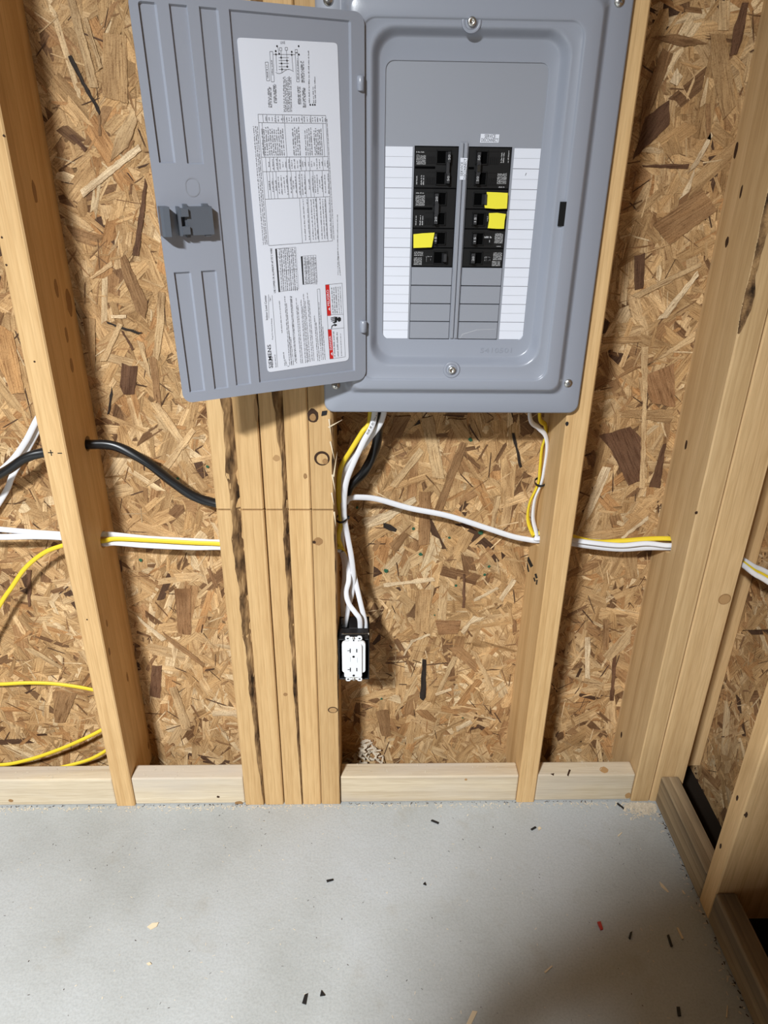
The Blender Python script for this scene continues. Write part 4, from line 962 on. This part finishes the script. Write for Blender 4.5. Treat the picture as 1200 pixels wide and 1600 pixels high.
# bundle right of the ganged studs
cable('yellow cable rising beside the ganged studs into the panel', [(.0125, .088, .548), Q(529, 842, .066), Q(533, 815, .055), Q(530, 790, .052), Q(529, 760, .050), Q(533, 730, .047), Q(548, 704, .042), Q(566, 675, .043), Q(578, 655, .048), (.056, .045, .9025)], NMY, .0042, .0026, wide=(1, 0, 0), group=YG)
cable('inner white cable rising beside the ganged studs into the panel', [(.009, .100, .536), Q(534, 838, .078), Q(537, 810, .062), Q(533, 775, .060), Q(536, 745, .056), Q(549, 718, .052), Q(575, 688, .050), Q(598, 652, .046), (.0825, .040, .9025)], NMW, .0048, .0023, wide=(1, 0, 0), group=WG)
cable('front white cable with printing, rising beside the ganged studs', [(.0105, .048, .4150), Q(541, 966, .046), Q(544, 950, .050), Q(550, 925, .054), Q(552, 900, .052), Q(549, 870, .048), Q(543, 838, .044), Q(538, 808, .040), Q(538, 775, .036), Q(542, 750, .034), Q(553, 722, .032), Q(568, 690, .032), Q(584, 656, .036), (.066, .034, .9025)], NMW, .0050, .0023, wide=(1, .1, 0), group=WG)
# cables dropping to the outlet box
WB = 'white cables into the outlet box'
cable('left white cable dropping into the back of the outlet box', [(-.002, .106, HP['bundle'][1]-.006), Q(529, 853, .100), Q(537, 874, .088), Q(538, 905, .078), Q(535, 935, .070), Q(536, 955, .064), (.0085, .056, .4155)], NMW, .0046, .0024, wide=(1, .2, 0), group=WB)
cable('middle white cable bending right into the outlet box', [(-.002, .094, HP['bundle'][1]-.010), Q(532, 858, .084), Q(542, 878, .066), Q(545, 905, .044), Q(541, 925, .036), Q(545, 943, .030), Q(555, 957, .026), Q(562, 968, .024), (.0405, .026, .4155)], NMW, .0048, .0024, wide=(1, .1, 0), group=WB)
cable('right white cable dropping from the tie into the outlet box', [Q(535, 785, .052), Q(539, 812, .054), Q(545, 848, .062), Q(551, 885, .064), Q(557, 915, .054), Q(564, 945, .044), Q(570, 970, .038), (.0500, .036, .4155)], NMW, .0048, .0024, wide=(1, .2, 0), group=WB)
# across the middle bay
yg, zg = GB
cable('white cable sagging across the middle bay to the panel stud', [Q(540, 786, .064), Q(546, 779, .066), Q(560, 777, .070), Q(590, 780, .078), Q(640, 794, .084), Q(700, 806, .086), Q(760, 825, .086), Q(800, 838, .086), Q(825, 843, .086), (.364, yg, zg-.006), (.387, yg, zg-.006), (.409, yg, zg-.008), Q(925, 854, .080), Q(970, 858, .078), Q(1010, 856, .078), (.605, HB[0]-.003, HB[1]-.007), (.63, HB[0]-.003, HB[1]-.007)], NMW, group=WG)
cable('white cable hanging from the panel along the right stud', [(.315, .045, .9025), Q(828, 652, .060), Q(841, 668, .074), Q(852, 680, .082), Q(855, 700, .086), Q(851, 730, .088), Q(846, 755, .088), Q(836, 780, .088), Q(833, 810, .088), Q(839, 836, .086), (.3635, yg-.004, zg+.001), (.387, yg-.004, zg+.002), (.409, yg-.004, zg+.001), Q(925, 848, .072), Q(970, 852, .070), Q(1010, 849, .071), (.605, HB[0]-.010, HB[1]+.002), (.63, HB[0]-.008, HB[1]+.002)], NMW, .0046, .0022, wide=(.5, .5, .6), group=WG)
cable('yellow cable hanging from the panel along the right stud', [(.338, .055, .9025), Q(843, 650, .078), Q(852, 664, .096), Q(853, 680, .102), Q(847, 700, .106), Q(844, 730, .106), Q(841, 755, .104), Q(828, 785, .104), Q(825, 812, .102), Q(833, 835, .096), (.3635, yg+.006, zg+.006), (.387, yg+.003, zg+.009), (.409, yg+.003, zg+.0085), Q(925, 846, .092), Q(970, 845, .089), Q(1010, 842, .085), (.605, HB[0]+.002, HB[1]+.010), (.63, HB[0]+.001, HB[1]+.009)], NMY, .0046, .0024, wide=(.4, .6, .6), group=YG)
# inside the right-hand wall
for lab, x, dv, m_, g in (('upper white cable leaving the corner along the right-hand wall', .742, 0, NMW, WG), ('yellow cable between two whites leaving the corner', .736, 9, NMY, YG), ('lower white cable leaving the corner along the right-hand wall', .728, 14, NMW, WG)):
    A_ = at(1160, 874+dv*.6, 0, x); B_ = at(1200, 895+dv, 0, x); d = B_-A_
    cable(lab, [A_-d*.55, A_, (A_+B_)/2+[0, 0, -.002], B_, B_+d*2.0, B_+d*4.5+[0, 0, .02]], m_, .0048, .0023, wide=(.25, 0, 1), group=g)
# ties
def tie(label, c, rx, ry, tail):
    o = thing('cable_tie', tuple(c), label, 'cable tie'); n = 24; V, F_ = [], []
    for k in range(n):
        t = 2*math.pi*k/n
        for r, z in ((1, -.0017), (1, .0017), (.88, .0017), (.88, -.0017)):
            V.append((c[0]+rx*r*math.cos(t), c[1]+ry*r*math.sin(t), c[2]+z+.002*math.cos(t)))
    for k in range(n):
        for j in range(4): a = k*4+j; b2_ = k*4+(j+1) % 4; c2 = ((k+1) % n)*4; F_.append([a, b2_, c2+(j+1) % 4, c2+j])
    fix_normals(mk('strap', V, F_, PLASTIC_B, o))
    h = np.array(tail[0]); box('lock_head', tuple(h-[.0028, .0028, .0022]), tuple(h+[.0028, .0028, .0022]), PLASTIC_B, o, bevel=.0004)
    if len(tail) > 1: prism('tail', [h+[0, -.002, .001], np.array(tail[1])+[0, 0, .0006], np.array(tail[1])-[0, 0, .0006], h+[0, -.002, -.001]], (.0008, .0012, 0), PLASTIC_B, o)
    return o
c = Q(534.5, 809, .049); tie('black cable tie round the bundle beside the ganged studs', c, .0105, .018, [c+[.0105, -.0015, .001]])
c = Q(844, 753, .096); tie('black cable tie round the white and yellow pair on the panel stud', c, .0095, .018, [c+[.010, -.009, .001], Q(856, 769, .088)])
# printing on the front white cable
V, F_ = [], []
tx0, tx1 = Q(574, 678, .0285), Q(589, 649, .0320)
v, f = dashes([(tx0, tx1, .0024)], NF, .0008, 5, .6); tag(mk('cable_print', v, f, INK_G, bpy.data.objects[[o.name for o in bpy.data.objects if o.get('label', '').startswith('front white cable')][0]]), kind='stuff')

# ------------------------------------------------------------------ outlet box and receptacle
OB = thing('outlet_box', (.029, .03, .337), 'black plastic outlet box nailed to the ganged studs', 'outlet box')
x0, x1, z0, z1, yF, yB = .0008, .0575, .3385, .4305, -.0125, .0600
bm = bmesh.new()
t = .0022
for lo, hi in (((x0, yF, z0), (x0+t, yB, z1)), ((x1-t, yF, z0), (x1, yB, z1)), ((x0, yF, z0), (x1, yB, z0+t)), ((x0, yB-t, z0), (x1, yB, z1))): bm_box(lo, hi, .0004, 1, bm)
mkbm('shell', bm, PLASTIC_B, OB)
# top with two knockout openings at the back
bm = bmesh.new()
for lo, hi in (((x0, yF, z1-t), (x1, .022, z1)), ((x0, .022, z1-t), (x0+.004, yB, z1)), ((.020, .022, z1-t), (.036, yB, z1)), ((x1-.003, .022, z1-t), (x1, yB, z1))): bm_box(lo, hi, .0004, 1, bm)
mkbm('top_plate', bm, PLASTIC_B, OB)
for xx in (.0085, .0445): box('nail_boss', (xx-.003, -.004, z1), (xx+.003, .004, z1+.0055), PLASTIC_B, OB, bevel=.0008)
lathe('nail', (.008, -.0035, z1+.0052), (1, 0, 0), [(.0014, 0), (.0014, .047), (.0028, .0471), (.0028, .0485)], STEEL, OB, n=10)
for zz in (z0+.012, z0+.024, z1-.030): box('depth_tab', (x0-.0006, yF-.001, zz), (x0+.0008, -.004, zz+.006), PLASTIC_B, OB, bevel=.0003)
RC_ = thing('receptacle', (.029, -.02, .345), 'white duplex receptacle hanging loose in the black outlet box', 'receptacle')
yr = -.0285
def R_(u, v, y=yr): return at(u, v, 1, y)
a, b_ = R_(534, 1004), R_(571, 1056)
fx0, fx1, fz0, fz1 = a[0], b_[0], b_[2], a[2]
# rounded flange and proud face
def rpad(name, x0, x1, z0, z1, r, y0, y1, mat, parent, ch=.0008):
    return loops_mesh(name, [rr(x0, x1, z0, z1, r, y0, 5), rr(x0, x1, z0, z1, r, y1+ch, 5), rr(x0+ch, x1-ch, z0+ch, z1-ch, max(r-ch, .0005), y1, 5)], mat, parent, smooth=False, cap=True)
rpad('flange', fx0, fx1, fz0+.006, fz1, .006, yr+.006, yr+.0008, PLASTIC_W, RC_)
cx = (fx0+fx1)/2
FACE = rpad('face', cx-.0175, cx+.0150, fz0-.0005, fz1-.0035, .003, yr+.001, yr-.0040, PLASTIC_W, RC_)
box('body', (cx-.0165, yr+.0062, fz0+.006), (cx+.0165, yr+.034, fz1-.006), PLASTIC_W, RC_, bevel=.001)
yk = yr-.0041; hz = fz1-fz0
for zc in (fz1-.0150, fz1-.0575):
    for dx, hh in ((-.0062, .0045), (.0055, .0038)): box('slot', (cx+dx-.0009, yk-.0002, zc-hh), (cx+dx+.0009, yk+.0012, zc+hh), SLOT, FACE, bevel=0)
    box('slot', (cx-.0112, yk-.0002, zc-.0007), (cx-.0072, yk+.0012, zc+.0006), SLOT, FACE, bevel=0)
    lathe('ground_hole', (cx-.0002, yk+.001, zc-.0135), FY, [(.0023, 0), (.0023, .0012)], SLOT, FACE, n=12)
for dx, za, zb2 in ((-.006, -.004, .006), (.0065, -.006, .005)):
    zc = (fz0+fz1)/2+.002; box('test_seam', (cx+dx-.0002, yk-.0001, zc+za), (cx+dx+.0002, yk+.001, zc+zb2), RULE, FACE, bevel=0)
# mounting yoke: ears top and bottom
for sgn, zc in ((1, fz1), (-1, fz0)):
    ys = yr+.0015
    pl = box('yoke_tongue', (cx-.0082, ys, min(zc, zc+sgn*.007)), (cx+.0082, ys+.0014, max(zc, zc+sgn*.007)), PLASTIC_W if sgn > 0 else newmat('yoke_metal', .35, .5, (.62, .60, .52), .8)[0], RC_)
    for ex in (-.0105, .0105):
        e = loops_mesh('mounting_ear', [rr(cx+ex-.0046, cx+ex+.0046, zc+sgn*.0085-.0044, zc+sgn*.0085+.0044, .0035, ys+.0014, 4), rr(cx+ex-.0046, cx+ex+.0046, zc+sgn*.0085-.0044, zc+sgn*.0085+.0044, .0035, ys-.0006, 4)], PLASTIC_W, RC_, smooth=False, cap=True)
        disc('ear_hole', (cx+ex, ys-.0006, zc+sgn*.0082), NF, Z, .0021, .0014, SLOT, e, n=12, jit=0)
    box('yoke_bridge', (cx-.0075, ys, zc+sgn*.0085-.0022), (cx+.0075, ys+.0012, zc+sgn*.0085+.0022), PLASTIC_W, RC_)
    lathe('mounting_screw', (cx, ys+.001, zc+sgn*.0085), FY, [(.0028, 0), (.0028, .0025), (.0018, .0032), (.0004, .0034)], STEEL, RC_, n=14)
    lathe('plate_hole', (cx, ys+.0008, zc+sgn*.0032), FY, [(.0015, 0), (.0015, .0012)], SLOT, RC_, n=10)

# ------------------------------------------------------------------ odds and ends on the floor
def bit(name, label, cat, pts, h, mat, group=None):
    P = [at(u, v, 2, .0006) for u, v in pts]
    o = prism(name, P, (0, 0, h), mat); return tag(o, label, cat, group)
G1 = 'dark cable scraps on the floor'
for lab, pts in (('dark cable scrap below the middle plate', [(673,1283),(675,1281.5),(686,1286),(685,1288)]), ('dark cable scrap lying just below the panel stud', [(829,1296),(836,1292),(838,1294),(831,1298)]),
                 ('dark cable scrap in the sawdust by the corner post', [(963,1256),(965,1255),(976,1264),(974,1265)]), ('dark cable scrap alone in mid floor', [(510,1376),(520,1374),(521,1376),(511,1379)]),
                 ('dark bent scrap near the front edge, larger of a pair', [(472,1568),(476,1555),(481,1553),(478,1570)]), ('dark triangular scrap near the front edge, smaller of a pair', [(500,1557),(502,1548),(508,1556)]),
                 ('dark scrap in the shadow right of the red one', [(982,1466),(984,1458),(988,1456),(985,1468)]), ('dark scrap in the shadow beside a pale sliver', [(1042,1462),(1045,1461),(1051,1479),(1048,1480)]),
                 ('dark scrap deepest in the shadow at the bottom right', [(1057,1574),(1062,1574),(1064,1588),(1059,1588)]), ('tiny dark speck scrap left of the bright floor centre', [(661,1382),(664,1379),(666,1384)])):
    bit('cable_scrap', lab, 'scrap', pts, .0022, PLASTIC_B, G1)
bit('wire_scrap', 'small red plastic scrap on the floor', 'scrap', [(933,1442),(938,1441),(942,1453),(938,1454)], .003, REDBIT)
G2 = 'wood chips on the floor'
for lab, pts in (('pale wood chip lying on the left part of the floor', [(230,1449),(238,1443),(248,1442),(245,1448),(236,1453)]), ('pale wood splinter cut by the bottom edge of the picture', [(727,1604),(738,1580),(746,1581),(734,1606)]),
                 ('pale sliver of wood in front of the soft shadow', [(850,1519),(862,1509),(863,1511),(852,1521)]), ('pale sliver of wood in the dark shadow', [(1057,1450),(1060,1450),(1068,1467),(1065,1468)]),
                 ('curved wood sliver close to the right-hand plate', [(1030,1378),(1036,1383),(1045,1394),(1043,1395),(1033,1386)]), ('small white chip left of the bright floor centre', [(229,1506),(234,1504),(237,1507),(232,1509)]),
                 ('tiny pale chip below the panel stud scrap', [(840,1294),(843,1292),(846,1295),(842,1298)]), ('thin pale sliver low in the shadow', [(1134,1590),(1136,1571),(1137,1572),(1136,1591)]),
                 ('pale sliver lying on the floor near the corner post', [(965,1306),(971,1301),(972,1302),(966,1308)]), ('small pale chip by the middle of the right-hand plate', [(1065,1391),(1068,1393),(1071,1398),(1067,1396)])):
    bit('wood_chip', lab, 'wood chip', pts, .0016, CHIPW, G2)
# sawdust: scattered shreds along the plates, heaped by the corner post
V, F_ = [], []
rs = np.random.RandomState(11)
def shred(x, y, s, z=.0004):
    a = rs.uniform(0, 6.3); l, w_ = s*rs.uniform(.5, 1.6), s*rs.uniform(.15, .5); b0 = len(V); tl = rs.uniform(0, s*.5)
    for dx, dy, dz in ((-l, -w_, 0), (l, -w_, tl), (l, w_, tl), (-l, w_, 0)):
        V.append((x+dx*math.cos(a)-dy*math.sin(a), y+dx*math.sin(a)+dy*math.cos(a), z+dz))
    F_.append([b0, b0+1, b0+2, b0+3])
for _ in range(420):
    shred(rs.uniform(-.72, .60), -.002-abs(rs.normal(0, .006)), .0022)
for _ in range(520):
    c = at(rs.normal(1003, 14), 1256+abs(rs.normal(0, 9)), 2, 0)
    if c[0] < XR-.006 and c[1] < -.001: shred(c[0], c[1], .0028, rs.uniform(.0003, .003))
for _ in range(60):
    shred(XR-.004-abs(rs.normal(0, .01)), rs.uniform(-.6, -.02), .0024)
for _ in range(200):
    shred(rs.uniform(-.7, .64), rs.uniform(-.46, -.01), .0017)
for _ in range(120):
    x = rs.uniform(-.7, .6); shred(x, rs.uniform(.006, .038), .0022, .0742)
V0, F0 = V, F_; V, F_ = [], []
for _ in range(170): shred(rs.uniform(-.72, .60), .0022-abs(rs.normal(0, .0022)), .0015)
for _ in range(60): shred(XR-.002-abs(rs.normal(0, .003)), rs.uniform(-.6, -.02), .0022)
for _ in range(110): shred(rs.uniform(-.7, .64), rs.uniform(-.46, -.01), .0012)
tag(mk('grit', V, F_, KNOT_DARK), 'dark grit and dirt gathered along the foot of the walls', 'grit', kind='stuff')
V, F_ = V0, F0
tag(mk('sawdust', V, F_, DUST), 'pale sawdust and shavings scattered along the foot of the walls', 'sawdust', kind='stuff')
# small heap of shavings behind the middle plate
V, F_ = [], []
for _ in range(60):
    x = .055+rs.normal(0, .020); shred(x, D_ST-.006-abs(rs.normal(0, .008)), .0075, -.02+.075*math.exp(-((x-.055)/.03)**2)*rs.uniform(.1, 1))
tag(mk('shavings_heap', V, F_, DUST), 'little heap of white shavings behind the middle plate', 'shavings', kind='stuff')

# ------------------------------------------------------------------ the photographer, standing behind the camera
def person():
    joints = [  # name, parent, point, radii
     ('pelvis', None, (-.05, -1.450, .95), .150, .105), ('waist', 'pelvis', (-.05, -1.440, 1.10), .135, .095), ('chest', 'waist', (-.05, -1.420, 1.30), .150, .105), ('collar', 'chest', (-.05, -1.400, 1.44), .085, .07),
     ('neck', 'collar', (-.04, -1.380, 1.51), .052, .055), ('jaw', 'neck', (-.035, -1.355, 1.575), .062, .075), ('skull', 'jaw', (-.035, -1.360, 1.65), .074, .092), ('crown', 'skull', (-.035, -1.370, 1.72), .055, .065),
     ('nose', 'jaw', (-.033, -1.272, 1.605), .012, .014)]
    for sd, sx in (('l', -1), ('r', 1)):
        x = -.05
        joints += [('sh'+sd, 'collar', (x+sx*.185, -1.400, 1.405), .078, .075), ('up'+sd, 'sh'+sd, (x+sx*.215, -1.350, 1.28), .064, .062), ('el'+sd, 'up'+sd, (x+sx*.225, -1.280, 1.14), .050, .048)]
        wr = (-.045, -1.185, 1.115) if sx < 0 else (.135, -1.185, 1.115)
        hd = (.000, -1.145, 1.145) if sx < 0 else (.098, -1.145, 1.145)
        joints += [('fo'+sd, 'el'+sd, tuple((np.array((x+sx*.225, -1.280, 1.14))*.45+np.array(wr)*.55)), .036, .036), ('wr'+sd, 'fo'+sd, wr, .026, .022), ('ha'+sd, 'wr'+sd, hd, .030, .018)]
        h = np.array(hd)
        for k, ln in enumerate((.050, .056, .052, .042)):
            b0 = h+[sx*.004, .016, .022-.016*k]; joints += [('f%d%sa' % (k, sd), 'ha'+sd, tuple(b0), .0090, .0090), ('f%d%sb' % (k, sd), 'f%d%sa' % (k, sd), tuple(b0+[-sx*ln*.35, .012, .004]), .0085, .0085), ('f%d%sc' % (k, sd), 'f%d%sb' % (k, sd), tuple(b0+[-sx*ln*.75, .010, .006]), .0075, .0075)]
        joints += [('t%sa' % sd, 'ha'+sd, tuple(h+[-sx*.006, -.016, .026]), .0105, .0105), ('t%sb' % sd, 't%sa' % sd, tuple(h+[-sx*.024, -.018, .046]), .0090, .0090)]
        joints += [('hip'+sd, 'pelvis', (x+sx*.095, -1.450, .87), .092, .095), ('kn'+sd, 'hip'+sd, (x+sx*.11, -1.420, .50), .060, .062), ('ca'+sd, 'kn'+sd, (x+sx*.115, -1.450, .34), .055, .057), ('an'+sd, 'ca'+sd, (x+sx*.12, -1.460, .10), .038, .042),
                   ('he'+sd, 'an'+sd, (x+sx*.12, -1.470, .045), .042, .042), ('to'+sd, 'he'+sd, (x+sx*.135, -1.300, .036), .042, .034)]
    idx = {j[0]: i for i, j in enumerate(joints)}; org = np.array((-.05, -1.450, 0))
    me = bpy.data.meshes.new('person'); me.from_pydata([tuple(np.array(j[2])-org) for j in joints], [(idx[j[1]], i) for i, j in enumerate(joints) if j[1]], [])
    o = bpy.data.objects.new('person', me); COL.objects.link(o)
    m = o.modifiers.new('skin', 'SKIN'); m.use_smooth_shade = True
    for i, j in enumerate(joints):
        sv = me.skin_vertices[0].data[i]; sv.radius = (j[3], j[4]); sv.use_root = (i == 0)
    o.modifiers.new('sub', 'SUBSURF').levels = 2
    bpy.context.view_layer.update()
    me2 = bpy.data.meshes.new_from_object(o.evaluated_get(bpy.context.evaluated_depsgraph_get()))
    bpy.data.objects.remove(o)
    skin = newmat('skin', .55, .3, (.52, .31, .21))[0]; shirt = newmat('work_shirt', .85, .1, (.09, .11, .15))[0]; jeans = newmat('jeans', .85, .1, (.05, .065, .10))[0]; boot = newmat('boot_leather', .6, .3, (.09, .05, .03))[0]
    for mm in (skin, shirt, jeans, boot): me2.materials.append(mm)
    for p in me2.polygons:
        c = p.center+Vector(org); p.use_smooth = True
        p.material_index = 0 if (c.z > 1.485 or (c.y > -1.20 and c.z > 1.0)) else (1 if c.z > .93 else (2 if c.z > .10 else 3))
    o = reg(bpy.data.objects.new('person', me2), tuple(org))
    tag(o, 'person in dark work shirt and jeans holding up a phone with both hands', 'person')
    hair = newmat('hair', .7, .3, (.04, .025, .015))[0]; eye = newmat('eye', .2, .5, (.03, .02, .015))[0]; lip = newmat('lip', .5, .3, (.38, .15, .12))[0]
    V, F_ = [], []
    for i in range(9):
        for k in range(20):
            th, ph = i/8*1.75, 2*math.pi*k/20; fr = max(0, math.sin(ph))
            t2 = th*(1-.35*fr); V.append((-.035+.086*math.sin(t2)*math.cos(ph), -1.372+.100*math.sin(t2)*math.sin(ph), 1.665+.100*math.cos(t2)))
    for i in range(8):
        for k in range(20): F_.append([i*20+k, i*20+(k+1) % 20, (i+1)*20+(k+1) % 20, (i+1)*20+k])
    mk('hair', V, F_, hair, o, smooth=True)
    for sx in (-1, 1):
        lathe('eye', (-.035+sx*.029, -1.292, 1.632), (0, 1, 0), [(.0008, .0), (.008, .002), (.0095, .004), (.006, .008), (.0008, .009)], eye, o, n=12)
        lathe('ear', (-.035+sx*.068, -1.365, 1.62), (sx, .2, 0), [(.022, 0), (.026, .006), (.018, .012), (.004, .010)], skin, o, n=14)
    box('mouth', (-.055, -1.289, 1.572), (-.015, -1.278, 1.580), lip, o, bevel=.003, seg=2)
    # phone: lens at the camera, body hanging below it
    ph = thing('phone', tuple(CAM-AX[1]*.06-AX[2]*.012), 'black phone held upright in both hands', 'phone')
    c = CAM-AX[1]*.06-AX[2]*.0115
    pts = [c+AX[0]*a*.037+AX[1]*b*.078 for a, b in ((-1, -1), (1, -1), (1, 1), (-1, 1))]
    prism('case', pts, -AX[2]*.008, PLASTIC_B, ph)
    pts = [c-AX[2]*.0082+AX[0]*a*.034+AX[1]*b*.074 for a, b in ((-1, -1), (1, -1), (1, 1), (-1, 1))]
    prism('screen', pts, -AX[2]*.0006, newmat('phone_glass', .1, .5, (.02, .02, .025))[0], ph)
person()
